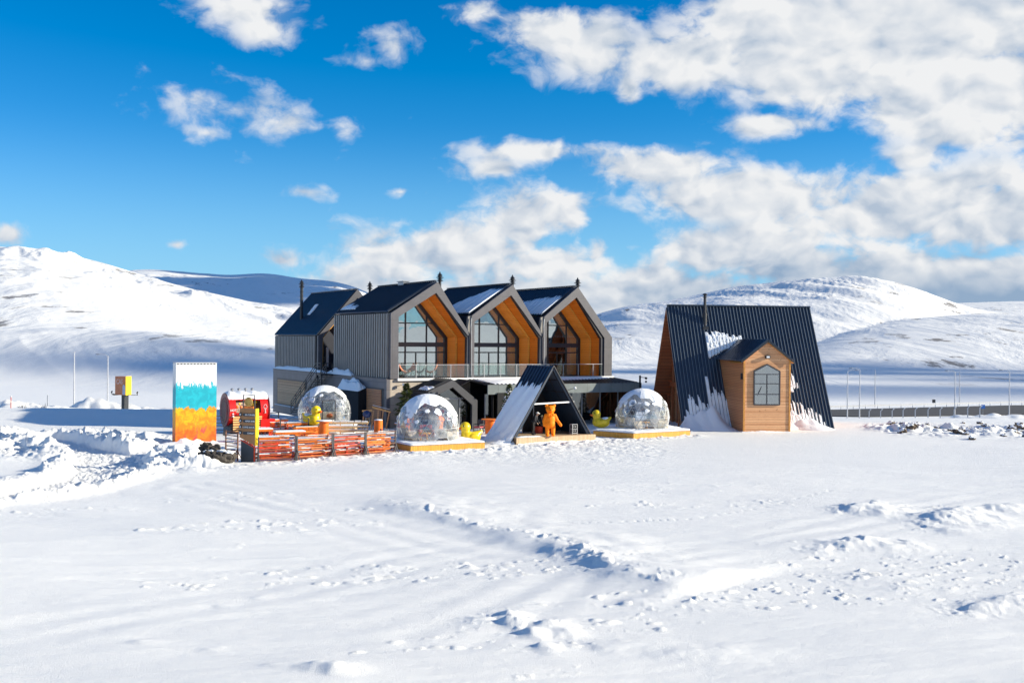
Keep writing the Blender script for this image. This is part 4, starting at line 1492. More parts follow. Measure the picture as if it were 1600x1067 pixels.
# snow lying on the ribbed front slope: strips between ribs
def slope_snow(x0, x1, lo, hi, th, seed, jag=.35, thin=False):
    """snow lying between the ribs, made of narrow tongues with ragged ends"""
    rnd = random.Random(seed)
    mb = MB(); p = (HL - .1) / 44
    i0 = int((x0 - .05) / p); i1 = int((x1 - .05) / p)
    for i in range(i0, i1 + 1):
        bay = rnd.uniform(-jag, jag)
        K2 = 3
        a0, w0 = .05 + i * p + .03, (p - .06) / K2
        if thin: a0 += rnd.uniform(0, .06); w0 = (p - .06) / K2 * rnd.uniform(.45, .85)
        for q in range(K2):
            xa = a0 + q * w0; f = (xa - x0) / max(.01, x1 - x0)
            if f < 0 or f > 1: continue
            a, b = lo(f) + rnd.uniform(0, .12), hi(f) + bay + rnd.uniform(-jag, jag) * .5
            if thin and rnd.random() < .12: continue
            if b <= a + .08: continue
            k = 10; vs = []
            for j in range(k + 1):
                z = a + (b - a) * j / k
                c = Vector((0, HD / 2 * z / HZ, z))
                t = th(z) * rnd.uniform(.8, 1.2)
                if j == k: t *= .2
                for xx, qq in ((xa - .004, 0), (xa - .004, 1), (xa + w0 + .004, 1), (xa + w0 + .004, 0)):
                    vs.append(c + Vector((xx, 0, 0)) + n * (t if qq else -.02))
            fs = []
            for j in range(k):
                o = j * 4
                for e in range(4): fs.append((o + e, o + 4 + e, o + 4 + (e + 1) % 4, o + (e + 1) % 4))
            fs.append((0, 1, 2, 3)); o = k * 4; fs.append((o + 3, o + 2, o + 1, o))
            mb.add(vs, fs)
    return mb.build('roof_snow', M['snow'], HOUSE)


slope_snow(.15, 4.1, lambda f: 0, lambda f: 1.35 + .8 * max(0, math.sin(f * 9 - .7)) + f * .7, lambda z: .14 + .08 * max(0, 1.5 - z), 3, .5)
slope_snow(2.35, 3.9, lambda f: .3, lambda f: 3.6 - 1.9 * f, lambda z: .14, 5, .6)
slope_snow(2.35, 2.7, lambda f: 1.3, lambda f: 4.2, lambda z: .12, 6, .3)
slope_snow(7.95, 10.6, lambda f: 3.0 + .3 * f, lambda f: 5.9 - 1.9 * f, lambda z: .13, 7, .4, True)
slope_snow(7.95, 10.1, lambda f: 2.95, lambda f: 4.7 - 1.2 * f, lambda z: .14, 17, .3)
slope_snow(7.95, 12.4, lambda f: 0, lambda f: 2.9 - 2.0 * f, lambda z: .13, 9, .4, True)
slope_snow(7.95, 11.0, lambda f: 0, lambda f: 1.9 - .9 * f, lambda z: .15, 19, .3)
slope_snow(2.95, 6.3, lambda f: 5.75 + 1.5 * f, lambda f: (8.05 if f < .62 else 7.85) - .1 * f, lambda z: .24, 11, .14)


def bank(name, pts, h, seed, parent=None, amp=.3, bw=1.0, loc=(0, 0)):
    """snow slumped against a foot line: pts along the wall, sloping out to bw metres"""
    rnd = random.Random(seed)
    vs = []; fs = []
    A = []
    for i in range(len(pts) - 1):
        a = Vector(pts[i]); b = Vector(pts[i + 1]); m_ = max(2, int((b - a).length / .22))
        for k in range(m_): A.append(a + (b - a) * k / m_)
    A.append(Vector(pts[-1]))
    L = len(A); rows = 8
    ph = [rnd.uniform(0, 6.28) for _ in range(4)]
    for i, p in enumerate(A):
        d = (A[min(i + 1, L - 1)] - A[max(i - 1, 0)]).normalized(); nrm = Vector((d.y, -d.x))
        e = min(1, 4 * min(i, L - 1 - i) / L + .02)
        hh = h * e * (1 + amp * math.sin(i * .5 + ph[0]) + amp * .6 * math.sin(i * 1.3 + ph[1])) + rnd.uniform(-.5, .5) * amp * .12
        w_ = bw * (1 + .25 * math.sin(i * .37 + ph[2]))
        for j in range(rows + 1):
            t = j / rows
            q = p + nrm * (w_ * t - .25)
            z = hh * (1 - t) ** 1.5 + (rnd.uniform(-.04, .06) if 0 < j < rows else 0)
            vs.append((q.x, q.y, z - .14 * (t > .95)))
    for i in range(L - 1):
        for j in range(rows):
            a = i * (rows + 1) + j
            fs.append((a, a + rows + 1, a + rows + 2, a + 1))
    mb = MB(); mb.add(vs, fs)
    return mb.build(name, M['snow'], parent, smooth=True)


bank('snow_bank', [(-.4, -.1), (1.2, .1), (4.2, .15)], 1.5, 3, HOUSE, .18, 2.6)
bank('snow_bank', [(8.0, .1), (10.0, .1), (12.9, .0)], .7, 4, HOUSE, .2, 2.2)
bank('snow_bank', [(3.9, -3.0), (8.1, -3.0)], .12, 5, HOUSE, .3, .8)

# ================================================================ small open A-frame shelter
STH = R(32)
sp = (-.12, 76.1)
SHED = thing('open_shelter', 'small open A-frame shelter with snow sliding down its dark blue left side', 'shelter', (sp[0], sp[1], 0), STH)
SW, SHh, SD = 7.3, 5.45, 3.3
mb = MB()
mb.slab((0, SD, -.2), (0, 0, -.2), (SW / 2, 0, SHh), (SW / 2, SD, SHh), .14)
nl = Vector((-SHh, 0, SW / 2)).normalized()
for k in range(9):
    y = .04 + (SD - .08) * k / 8
    mb.beam(Vector((-.0, y, -.1)) + nl * .03, Vector((SW / 2, y, SHh)) + nl * .03, .05, .07, up=nl)
mb.build('roof', M['navy2'], SHED)
mb = MB()
mb.slab((SW, 0, -.2), (SW, SD, -.2), (SW / 2, SD, SHh), (SW / 2, 0, SHh), .14)
mb.build('roof', M['navy2'], SHED)
mb = MB()
nr_ = Vector((-SHh, 0, -SW / 2)).normalized()     # inner side of the right slope
for t in (.17, .33, .5, .67, .83):
    p = Vector((SW, 0, 0)) * (1 - t) + Vector((SW / 2, 0, SHh)) * t + nr_ * .17
    mb.beam(p + Vector((0, .1, 0)), p + Vector((0, SD - .05, 0)), .05, .05)
for y in (.15, 1.2, 2.25, SD - .1):
    mb.beam(Vector((SW, y, 0)) + nr_ * .17, Vector((SW / 2, y, SHh)) + nr_ * .17, .05, .05)
mb.build('lining_battens', plain('dark lining batten', (.012, .010, .012), .6), SHED)
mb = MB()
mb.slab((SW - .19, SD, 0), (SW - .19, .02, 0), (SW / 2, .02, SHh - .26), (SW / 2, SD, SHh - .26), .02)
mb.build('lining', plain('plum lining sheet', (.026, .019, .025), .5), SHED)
mb = MB()
mb.beam((-.03, -.03, -.1), (SW / 2, -.03, SHh + .03), .05, .16, up=(0, 1, 0)); mb.beam((SW + .03, -.03, -.1), (SW / 2, -.03, SHh + .03), .05, .16, up=(0, 1, 0))
mb.build('edge_trim', M['charcoal'], SHED)
mb = MB(); mb.beam((1.75, .1, 2.75), (SW - 1.75, .1, 2.85), .10); mb.build('tie_beam', M['white'], SHED)
mb = MB(); mb.beam((1.9, SD - .2, 0), (1.9, SD - .2, 2.9), .13); mb.beam((4.0, SD - .2, 0), (4.0, SD - .2, 3.8), .08); mb.build('post', M['steel'], SHED)
mb = MB(); mb.box(.3, SW - .15, -.45, SD, .0, .46); mb.build('deck', M['deck_pale'], SHED)
snow_heap('deck_snow', [(.4, -.42, .47), (2.6, -.42, .47), (2.8, .2, .47), (.6, .3, .47)], .05, SHED, 8)


def shed_snow():
    rnd = random.Random(4); mb = MB()
    n_ = nl; N = 26
    A = Vector((0, 0, 0)); B = Vector((SW / 2, 0, SHh)); K = 22
    vs = []
    for i in range(N + 1):
        y = -.02 + (SD + .04) * i / N
        top = .75 + .04 * math.sin(i * 2.1) + .03 * math.sin(i * .9) - .05 * (i > N * .85)
        for j in range(K + 1):
            t = top * j / K - .02
            th = .10 + .04 * math.sin(i * .7 + j * .3) + .5 * max(0, .16 - t) * 2
            if j == K: th = .02
            if i in (0, N): th = .05
            th += rnd.uniform(-.01, .012)
            vs.append(A + (B - A) * t + Vector((0, y, 0)) + n_ * (th + .03))
    fs = []
    for i in range(N):
        for j in range(K):
            a = i * (K + 1) + j
            fs.append((a, a + 1, a + K + 2, a + K + 1))
    mb.add(vs, fs)
    for i in (0, N):
        vv = []
        for j in range(K + 1):
            t = .70 * j / K
            vv.append(Vector(vs[i * (K + 1) + j])); vv.append(A + (B - A) * t + Vector((0, -.02 + (SD + .04) * i / N, 0)))
        mb.add(vv, [(2 * j, 2 * j + 2, 2 * j + 3, 2 * j + 1) for j in range(K)])
    mb.build('roof_snow', M['snow'], SHED, smooth=True)


shed_snow()
bank('snow_bank', [(-.1, 3.4), (.1, 1.5), (.15, -.25)], .8, 14, SHED, .2, 1.5)
bank('snow_bank', [(.4, -.3), (3.0, -.35), (7.4, -.3)], .22, 15, SHED, .4, .9)
bank('snow_bank', [(7.2, -.3), (7.7, .8), (7.5, 3.2)], .45, 16, SHED, .3, 1.0)


# ================================================================ platforms and domes
def platform(name, label, pts, h, m, snow=True):
    """pts: ground outline, counter-clockwise seen from above"""
    c = sum((Vector(p[:2]) for p in pts), Vector((0, 0))) / len(pts)
    t = thing(name, label, 'deck', (c.x, c.y, 0))
    L = [(p[0] - c.x, p[1] - c.y) for p in pts]
    for i in range(len(L)):
        a = Vector((*L[i], 0)); b = Vector((*L[(i + 1) % len(L)], 0))
        d = (b - a); ang = math.atan2(d.y, d.x)
        mb = MB(); mb.box(0, d.length, 0, .05, -.15, h - .02)
        o = mb.build('side_boards', m, t)
        o.location = a; o.rotation_euler = (0, 0, ang)
    mb = MB()
    mb.prismz([(x * .992, y * .992) for x, y in L], h - .018, h + .03)
    mb.build('deck_boards', M['deck_top'], t)
    if snow:
        # snow sheet on top with a soft, uneven rim
        rnd = random.Random(len(label)); vs = []; fs = []
        P = []
        for i in range(len(L)):
            a = Vector(L[i]); b = Vector(L[(i + 1) % len(L)]); k = max(3, int((b - a).length / .25))
            P += [a + (b - a) * q / k for q in range(k)]
        N = len(P); rings = [(1.0, .035), (.985, .10), (.93, .14), (.75, .13), (.4, .12)]
        for s_, z in rings:
            for p in P: vs.append((p.x * s_, p.y * s_, h + z + (rnd.uniform(-.035, .035) if z > .05 else 0)))
        vs.append((0, 0, h + .12))
        for r in range(len(rings) - 1):
            for i in range(N): fs.append((r * N + i, r * N + (i + 1) % N, (r + 1) * N + (i + 1) % N, (r + 1) * N + i))
        o_ = (len(rings) - 1) * N
        for i in range(N): fs.append((o_ + i, o_ + (i + 1) % N, len(vs) - 1))
        fs.append(tuple(range(N - 1, -1, -1)))
        mb = MB(); mb.add(vs, fs); mb.build('snow_cover', M['snow'], t, smooth=True)
    return t


def ico(sub):
    bm = bmesh.new()
    bmesh.ops.create_icosphere(bm, subdivisions=sub, radius=1.0)
    vs = [v.co.copy() for v in bm.verts]
    fs = [tuple(v.index for v in f.verts) for f in bm.faces]
    es = [tuple(v.index for v in e.verts) for e in bm.edges]
    bm.free()
    return vs, fs, es


def hexpatch(mb, center, r, R0, rnd, th=.045):
    """a flat snow patch with six ragged corners lying on the dome skin"""
    c = center.normalized()
    a = c.cross(Vector((0, 0, 1)));
    if a.length < .05: a = Vector((1, 0, 0))
    a.normalize(); b = c.cross(a)
    K = 6
    vs = []
    for k in range(K):
        t = 2 * math.pi * k / K
        rr = r * rnd.uniform(.65, 1.25)
        d = (c * R0 + (a * math.cos(t) + b * math.sin(t)) * rr).normalized()
        vs.append(d * (R0 + .004)); vs.append((c * R0 + (a * math.cos(t) + b * math.sin(t)) * rr * .9).normalized() * (R0 + th))
    vs.append(c * (R0 + th * 1.15))
    fs = []
    for k in range(K):
        k2 = (k + 1) % K
        fs.append((2 * k, 2 * k2, 2 * k2 + 1, 2 * k + 1)); fs.append((2 * k + 1, 2 * k2 + 1, len(vs) - 1))
    mb.add(vs, fs)


def dome(label, x, y, z, r, rz, seed, cover=.5, door=None, lift=.42):
    t = thing('garden_dome', label, 'dome tent', (x, y, z), rz, 'clear dome tents on the terrace')
    vs, fs, es = ico(3)
    zc = r * lift
    V = [v * r for v in vs]
    keep = [v.z >= -zc * 1.25 for v in V]
    pos = [Vector((v.x, v.y, max(0.0, v.z + zc))) for v in V]
    F = [f for f in fs if all(keep[i] for i in f)]

    def in_door(p):
        if door is None: return False
        a = math.atan2(p.y, p.x)
        d = (a - door + math.pi) % (2 * math.pi) - math.pi
        return abs(d) < .26 and p.z < 1.95
    F2 = [f for f in F if not in_door(sum((pos[i] for i in f), Vector()) / 3)]
    mb = MB(); mb.add(pos, F2); mb.build('clear_cover', M['pvc'], t, fix=False, smooth=False)
    mb = MB(); E = set()
    for f in F2:
        for a, b in ((0, 1), (1, 2), (2, 0)): E.add(tuple(sorted((f[a], f[b]))))
    for a, b in E:
        p, q = pos[a] * .99, pos[b] * .99
        if (p - q).length > .02: mb.tube([p, q], .020, 4, False)
    mb.build('strut_frame', M['white'], t)
    rnd = random.Random(seed)
    mb = MB()
    # solid cap
    NR, NC = 7, 26
    cap = math.acos(max(-1, 1 - cover))
    vv = []
    for j in range(NR + 1):
        for i in range(NC):
            a = 2 * math.pi * i / NC
            lim = cap * (1 + .22 * math.sin(3 * a + seed) + .14 * math.sin(7 * a + seed * 2) + .10 * math.cos(a - .5))
            ph = lim * j / NR
            th = .07 * (1 - (j / NR) ** 4) + rnd.uniform(0, .012)
            d = Vector((math.sin(ph) * math.cos(a), math.sin(ph) * math.sin(a), math.cos(ph)))
            vv.append(d * (r + (th if j < NR else .0)) + Vector((0, 0, zc)))
    ff = []
    for j in range(NR):
        for i in range(NC):
            a = j * NC + i; b = j * NC + (i + 1) % NC
            ff.append((a, a + NC, b + NC, b))
    mb.add(vv, ff)
    st0 = len(mb.v)
    # loose patches lower down
    for i, v in enumerate(vs):
        if v.z < .02 or v.z > math.cos(cap) + .03: continue
        near_cap = max(0.0, 1 - (math.cos(cap) - v.z) / .45)
        for q in range(2):
            vj = v + Vector((rnd.uniform(-.13, .13), rnd.uniform(-.13, .13), rnd.uniform(-.08, .10)))
            if vj.z > .05 and rnd.random() < .10 + .62 * near_cap: hexpatch(mb, vj, r * rnd.uniform(.045, .125) * (.7 + .5 * near_cap), r, rnd, .025)
    mb.xform(Matrix.Translation((0, 0, zc)), st0)
    mb.build('snow_cap', M['snow'], t, smooth=False)
    # base ring
    mb = MB(); rr = math.sqrt(r * r - zc * zc) + .01
    mb.tube([(rr * math.cos(k * math.pi / 18), rr * math.sin(k * math.pi / 18), .04) for k in range(37)], .04, 5, False)
    mb.build('base_ring', M['steel_lt'], t)
    if door is not None:
        mb = MB()
        c, s_ = math.cos(door), math.sin(door)
        P = lambda w, z_, o=0.0: Vector((c * (r + .05 + o) - s_ * w, s_ * (r + .05 + o) + c * w, z_))
        mb.beam(P(-.5, 0), P(-.5, 2.0), .07); mb.beam(P(.5, 0), P(.5, 2.0), .07); mb.beam(P(-.5, 2.0), P(.5, 2.0), .07)
        mb.beam(P(-.5, 2.0), P(-.5, 2.0, -.75), .05); mb.beam(P(.5, 2.0), P(.5, 2.0, -.75), .05)
        d = mb.build('door_frame', M['charcoal'], t)
        mb = MB(); mb.add([P(-.46, .05), P(.46, .05), P(.46, 1.96), P(-.46, 1.96)], [(0, 1, 2, 3)])
        mb.build('door_panel', M['glass_lt'], d, fix=False)
    return t


def sofa(label, x, y, z, rz, w=1.7, m=None, cush=None, grp='sofas inside the domes'):
    t = thing('sofa', label, 'sofa', (x, y, z), rz, grp)
    m = m or M['cream']
    b = MB(); b.box(-w / 2, w / 2, -.4, .4, .06, .42); b.build('seat', m, t, bevel=.05)
    b = MB(); b.box(-w / 2, w / 2, .28, .5, .06, .92); b.build('backrest', m, t, bevel=.06)
    for s_ in (-1, 1):
        b = MB(); b.box(s_ * w / 2 - .1, s_ * w / 2 + .1, -.42, .5, .06, .64); b.build('armrest', m, t, bevel=.05)
    b = MB(); b.ball((0, .1, .62), (.25, .1, .2), 10, 6); b.build('cushion', cush or M['pink'], t, smooth=True)
    return t


def small_table(label, x, y, z, r=.45, h=.55, m=None, grp='low tables inside the domes'):
    t = thing('low_table', label, 'table', (x, y, z), .3, grp)
    b = MB(); b.lathe([(r, h - .05), (r, h)], n=18); b.build('tabletop', m or M['wood_light'], t)
    for k in range(4):
        a = .6 + k * math.pi / 2
        b = MB(); b.beam((r * .75 * math.cos(a), r * .75 * math.sin(a), 0), (r * .55 * math.cos(a), r * .55 * math.sin(a), h - .05), .045)
        b.build('leg', m or M['wood_light'], t)
    return t


# first dome (front) on a yellow deck
def rect(c, w, d, a):
    cx, cy = c; ca, sa = math.cos(a), math.sin(a)
    return [(cx + ca * x - sa * y, cy + sa * x + ca * y) for x, y in ((0, 0), (w, 0), (w, d), (0, d))]


D1 = rect((-6.50, 70.35), 5.55, 5.3, R(31.5))
platform('dome_deck', 'yellow boarded deck under the dome nearest the fence, thick snow on it', D1, .38, M['deck_yel'])
dome('large clear dome with a snow cap on the deck right of the orange pallet seats', -5.72, 74.4, .42, 2.16, .3, 3, .42)
sofa('cream sofa on the left side of the front dome', -7.0, 74.1, .42, R(115))
sofa('cream sofa on the right side of the front dome', -4.4, 74.6, .42, R(-60), 1.5)
small_table('small honey wood table in the front dome', -5.9, 73.6, .42)
t = sofa('rose armchair at the back of the front dome', -5.9, 75.4, .42, R(10), .9, M['pink'], M['bluegrey'])
# dome behind, beside the stair
D2 = [(-17.7, 84.6), (-12.2, 84.9), (-12.3, 87.6), (-13.6, 89.6), (-17.5, 90.2)]
platform('dome_deck', 'pale boarded deck below the dome by the outside stair', D2, .40, M['deck_pale'])
dome('clear dome with a dark framed door beside the outside stair of the lodge', -14.98, 87.3, .42, 2.14, 0.0, 8, .26, door=R(-72))
sofa('cream sofa in the dome with the door', -14.7, 87.9, .42, R(5), 1.8, M['cream'], M['orange'])
# right dome
D3 = [(6.3, 83.5), (9.15, 81.3), (13.9, 84.5), (12.7, 88.9), (7.6, 88.3)]
platform('dome_deck', 'yellow boarded deck with angled corners beneath the dome near the wooden house', D3, .38, M['deck_yel'])
t = dome('clear dome scattered with snow patches between the small shelter and the A-frame house', 10.35, 86.0, .42, 2.16, 1.1, 14, .40)
mb = MB()
dv = (Vector((-.42, -.75, .50))).normalized()
mb.ball((0, 0, 0), (.17, .02, .13), 14, 8)
o = mb.build('emblem', plain('dark blue emblem', (.012, .05, .12), .5), t)
o.location = dv.normalized() * 2.22 + Vector((0, 0, .92)); o.location = Matrix.Rotation(-1.1, 3, 'Z') @ o.location
o.rotation_euler = (R(-35), 0, R(-30) - 1.1)
mb = MB(); mb.box(-.13, .13, -.035, -.02, -.03, .02); mb.build('emblem_stripe', M['white'], o)
sofa('long cream sofa along the left of the right-hand dome', 9.3, 85.7, .42, R(125), 2.0)
sofa('cream sofa along the right of the right-hand dome', 11.6, 86.2, .42, R(-75), 1.8)
small_table('small honey wood table in the right-hand dome', 10.4, 85.4, .42)


# ================================================================ ducks
def duck(label, x, y, z, rz, h, m, snow=False):
    t = thing('duck_figure', label, 'duck figure', (x, y, z), rz, 'giant toy duck figures')
    k = h / 1.7
    b = MB()
    b.ball((0, 0, .47), (.82, .56, .46), 28, 16)
    b.ball((.30, 0, .60), (.50, .48, .42), 24, 14)
    b.ball((.45, 0, 1.27), (.42, .41, .42), 26, 16)
    b.tube([(.42, 0, .7), (.44, 0, 1.1)], [.36, .30], 18)
    b.tube([(-.35, 0, .62), (-.72, 0, .80), (-.98, 0, 1.0)], [.36, .22, .07], 14)
    for s_ in (-1, 1): b.ball((-.15, s_ * .50, .58), (.42, .13, .25), 16, 10)
    b.xform(Matrix.Scale(k, 4))
    remesh(b.build('body', m, t, smooth=True), .045 * k, 5)
    b = MB(); b.ball((.88, 0, 1.22), (.20, .17, .06), 14, 8); b.ball((.86, 0, 1.14), (.15, .14, .05), 14, 8); b.xform(Matrix.Scale(k, 4))
    b.build('beak', M['beak'], t, smooth=True)
    for s_ in (-1, 1):
        b = MB(); b.ball((.70, s_ * .28, 1.38), (.06, .045, .075), 12, 8); b.xform(Matrix.Scale(k, 4)); b.build('eye', M['eye'], t, smooth=True)
    if snow:
        b = MB(); b.ball((-.30, 0, .86), (.40, .38, .13), 16, 8, Matrix.Rotation(R(14), 3, 'Y').to_4x4()); b.xform(Matrix.Scale(k, 4)); b.build('snow_cap', M['snow'], t, smooth=True)
    return t


p = at(487, 640, 82.6)
duck('bright yellow duck figure with snow on its back before the dome by the stair', p.x, 82.6, .66, R(-28), 1.55, M['duck'], True)
b = rect((p.x - 1.2, 81.6), 2.6, 1.9, R(8))
platform('duck_plinth', 'low orange plank plinth under the bright yellow duck', b, .64, M['orange_w'], False)
duck('shade-toned yellow duck figure half hidden behind the front dome', -2.85, 76.4, .0, R(205), 1.55, M['duck_shade'])
duck('shade-toned yellow duck figure facing left beside the right-hand dome', 7.0, 84.9, .50, R(190), 1.42, M['duck_shade'], True)


# ================================================================ bears
def bear(label, x, y, z, rz, h, hat=False):
    t = thing('bear_statue', label, 'bear statue', (x, y, z), rz, 'orange bear statues')
    k = h / 2.3
    b = MB()
    # faces -y
    b.ball((0, 0, 1.18), (.37, .30, .48), 26, 18); b.ball((0, -.03, .92), (.36, .31, .32), 24, 16)
    b.ball((0, .0, 1.50), (.29, .23, .2), 20, 12)
    for s_ in (-1, 1):
        b.limb((s_ * .19, 0, .75), (s_ * .21, -.01, .14), .185, .135)
        b.ball((s_ * .21, -.08, .09), (.14, .21, .10), 16, 10)
    b.limb((-.32, 0, 1.50), (-.47, -.04, 1.10), .135, .12); b.limb((-.47, -.04, 1.10), (-.44, -.10, .80), .12, .11)
    b.limb((.32, 0, 1.50), (.50, -.08, 1.14), .135, .12); b.limb((.50, -.08, 1.14), (.70, -.22, .86), .115, .11)
    b.ball((.72, -.24, .82), .11, 12, 8)
    b.tube([(0, 0, 1.5), (0, 0, 1.75)], [.22, .24], 18)
    b.ball((0, -.02, 1.95), (.34, .30, .29), 26, 18)
    b.ball((0, -.28, 1.87), (.16, .16, .12), 18, 12)
    for s_ in (-1, 1):
        b.ball((s_ * .28, 0, 2.20), (.125, .07, .125), 14, 10)
    b.xform(Matrix.Scale(k, 4))
    remesh(b.build('body', M['bear'], t, smooth=True), .032 * k, 4)
    b = MB()
    for s_ in (-1, 1): b.ball((s_ * .14, -.33, 1.56), (.14, .08, .10), 12, 8)
    b.ball((0, -.36, 1.56), .06, 10, 8); b.xform(Matrix.Scale(k, 4))
    b.build('bow_tie', M['bear'], t, smooth=True)
    b = MB(); b.ball((0, -.43, 1.91), (.055, .035, .04), 10, 8); b.xform(Matrix.Scale(k, 4)); b.build('nose', M['beak'], t, smooth=True)
    for s_ in (-1, 1):
        b = MB(); b.ball((s_ * .12, -.285, 2.02), .03, 10, 8); b.xform(Matrix.Scale(k, 4)); b.build('eye', M['eye'], t, smooth=True)
    if hat:
        b = MB(); b.lathe([(.34, 2.08), (.37, 2.12), (.33, 2.18), (.26, 2.28), (.12, 2.42), (.02, 2.46)], n=16); b.xform(Matrix.Scale(k, 4)); b.build('hat', M['white'], t, smooth=True)
    return t


bp = at(860, 684, 77.35)
bear('glossy orange bear statue with a bow tie standing on the shelter deck', bp.x - .02, 77.35, .47, R(8), 2.28)
bp = at(688, 628, 83)
bear('orange bear statue in a white hat behind the front dome', bp.x, 83, .30, R(75), 2.25, True)


# ================================================================ people in the shelter
def hand(b, p, d, side):
    """palm with four fingers and a thumb; d = pointing direction"""
    d = Vector(d).normalized(); a = d.cross(Vector((0, 1, .01))).normalized()
    p = Vector(p)
    b.ball(p + d * .05, (.035, .02, .045), 8, 6)
    for i, L in enumerate((.065, .078, .072, .055)):
        o = p + d * .085 + a * (.024 - i * .016)
        b.tube([o, o + d * L * .55, o + d * L + Vector((0, -.02, 0))], [.009, .0085, .006], 6)
    b.tube([p + d * .03 + a * .03, p + d * .06 + a * .055, p + d * .095 + a * .06], [.011, .010, .007], 6)


def person(label, x, y, z, rz, h=1.75, coat=None, capm=None, lean=12, trousers=None):
    t = thing('person', label, 'person', (x, y, z), rz, 'people inside the shelter')
    k = h / 1.75
    ln = Matrix.Translation((0, 0, .93)) @ Matrix.Rotation(R(lean), 4, 'X') @ Matrix.Translation((0, 0, -.93))
    up = lambda v: ln @ Vector(v)
    HDv, SH = up((0, -.03, 1.63)), [up((s_ * .19, 0, 1.42)) for s_ in (-1, 1)]
    EL = [up((-.26, -.10, 1.16)), up((.27, -.12, 1.15))]; WR = [up((-.20, -.34, 1.06)), up((.18, -.36, 1.08))]
    b = MB()   # whole body
    b.ball(HDv, (.075, .092, .115), 16, 12); b.ball(HDv + Vector((0, -.095, -.005)), (.014, .02, .022), 8, 6)
    for s_ in (-1, 1): b.ball(HDv + Vector((s_ * .077, .01, 0)), (.012, .02, .03), 8, 6)
    b.ball(HDv + Vector((0, -.085, -.045)), (.025, .012, .009), 8, 6)
    b.tube([up((0, 0, 1.42)), HDv], [.062, .055], 12)
    b.tube([up((0, 0, .95)), up((0, 0, 1.15)), up((0, .01, 1.38)), up((0, 0, 1.45))], [.14, .13, .15, .08], 16)
    for i in range(2):
        b.limb(SH[i], EL[i], .055, .04, 10); b.limb(EL[i], WR[i], .038, .026, 10)
        hand(b, WR[i], WR[i] - EL[i], i)
        sx_ = -1 if i == 0 else 1
        b.limb((sx_ * .10, 0, .92), (sx_ * .11, -.02, .50), .085, .055, 12); b.limb((sx_ * .11, -.02, .50), (sx_ * .12, .03, .09), .052, .035, 12)
        b.ball((sx_ * .12, -.04, .04), (.045, .12, .04), 12, 8)
    b.xform(Matrix.Scale(k, 4))
    remesh(b.build('body', M['skin'], t, smooth=True), .012, 1)
    b = MB()
    b.tube([up((0, 0, .84)), up((0, 0, .98)), up((0, 0, 1.2)), up((0, .01, 1.38)), up((0, 0, 1.47))], [.19, .175, .17, .18, .09], 18)
    for i in range(2): b.limb(SH[i], EL[i], .082, .065, 12); b.limb(EL[i], EL[i] + (WR[i] - EL[i]) * .92, .06, .047, 12)
    b.xform(Matrix.Scale(k, 4)); remesh(b.build('jacket', coat or M['navycoat'], t, smooth=True), .02, 3)
    b = MB()
    b.ball((0, 0, .90), (.18, .14, .12), 16, 10)
    for sx_ in (-1, 1): b.limb((sx_ * .10, 0, .88), (sx_ * .11, -.02, .50), .105, .08, 12); b.limb((sx_ * .11, -.02, .50), (sx_ * .12, .02, .12), .078, .065, 12)
    b.xform(Matrix.Scale(k, 4)); remesh(b.build('trousers', trousers or M['black'], t, smooth=True), .02, 3)
    for sx_ in (-1, 1):
        b = MB(); b.ball((sx_ * .12, -.05, .05), (.06, .15, .06), 14, 8); b.ball((sx_ * .12, .03, .12), (.065, .07, .10), 12, 8); b.xform(Matrix.Scale(k, 4)); b.build('boot', M['charcoal'], t, smooth=True)
    b = MB(); b.ball(HDv + Vector((0, .012, .055)), (.098, .112, .085), 16, 10); b.tube([HDv + Vector((0, -.09, .03)), HDv + Vector((0, -.16, .02))], [.05, .04], 10); b.xform(Matrix.Scale(k, 4))
    b.build('cap', capm or M['white'], t, smooth=True)
    return t


pp = at(833, 676, 78.6)
person('person in a white cap and dark coat bending forward inside the open shelter', pp.x, 78.6, .47, R(70), 1.72, lean=26)
pp = at(847, 672, 80.9)
person('person with a pale yellow cap and dark teal coat behind the bear statue', pp.x, 80.9, .03, R(-20), 1.72, plain('teal coat', (.03, .06, .07), .8), plain('pale yellow cap', (.72, .72, .42), .8), lean=4)


# chairs, crate rack and drum in and behind the shelter
t = thing('pale_bench_rail', 'long pale slatted bench rail with snow in front of the dome with the door', 'bench', (at(511, 670, 83.2).x, 83.2, 0), R(5))
for xx in (0, 1.0, 2.0, 3.05):
    b = MB(); b.beam((xx, .05, 0), (xx, .05, .86), .07); b.build('leg', M['wood_beige'], t)
b = MB()
for z_ in (.18, .46, .76): b.box(-.1, 3.15, -.02, .02, z_, z_ + .13)
b.box(-.1, 3.15, .10, .46, .84, .88); b.build('boards', plain('pale yellow board', (.74, .52, .26), .6, 0, .15, 4), t)
b = MB(); rnd = random.Random(2)
for z_ in (.312, .592): b.box(-.05, 3.1, -.02, .02, z_, z_ + .05)
for k in range(6): b.box(.0 + k * .52, .40 + k * .52 + rnd.uniform(0, .08), .10, .44, .882, .95 + rnd.uniform(0, .08))
b.build('snow_cover', M['snow'], t)


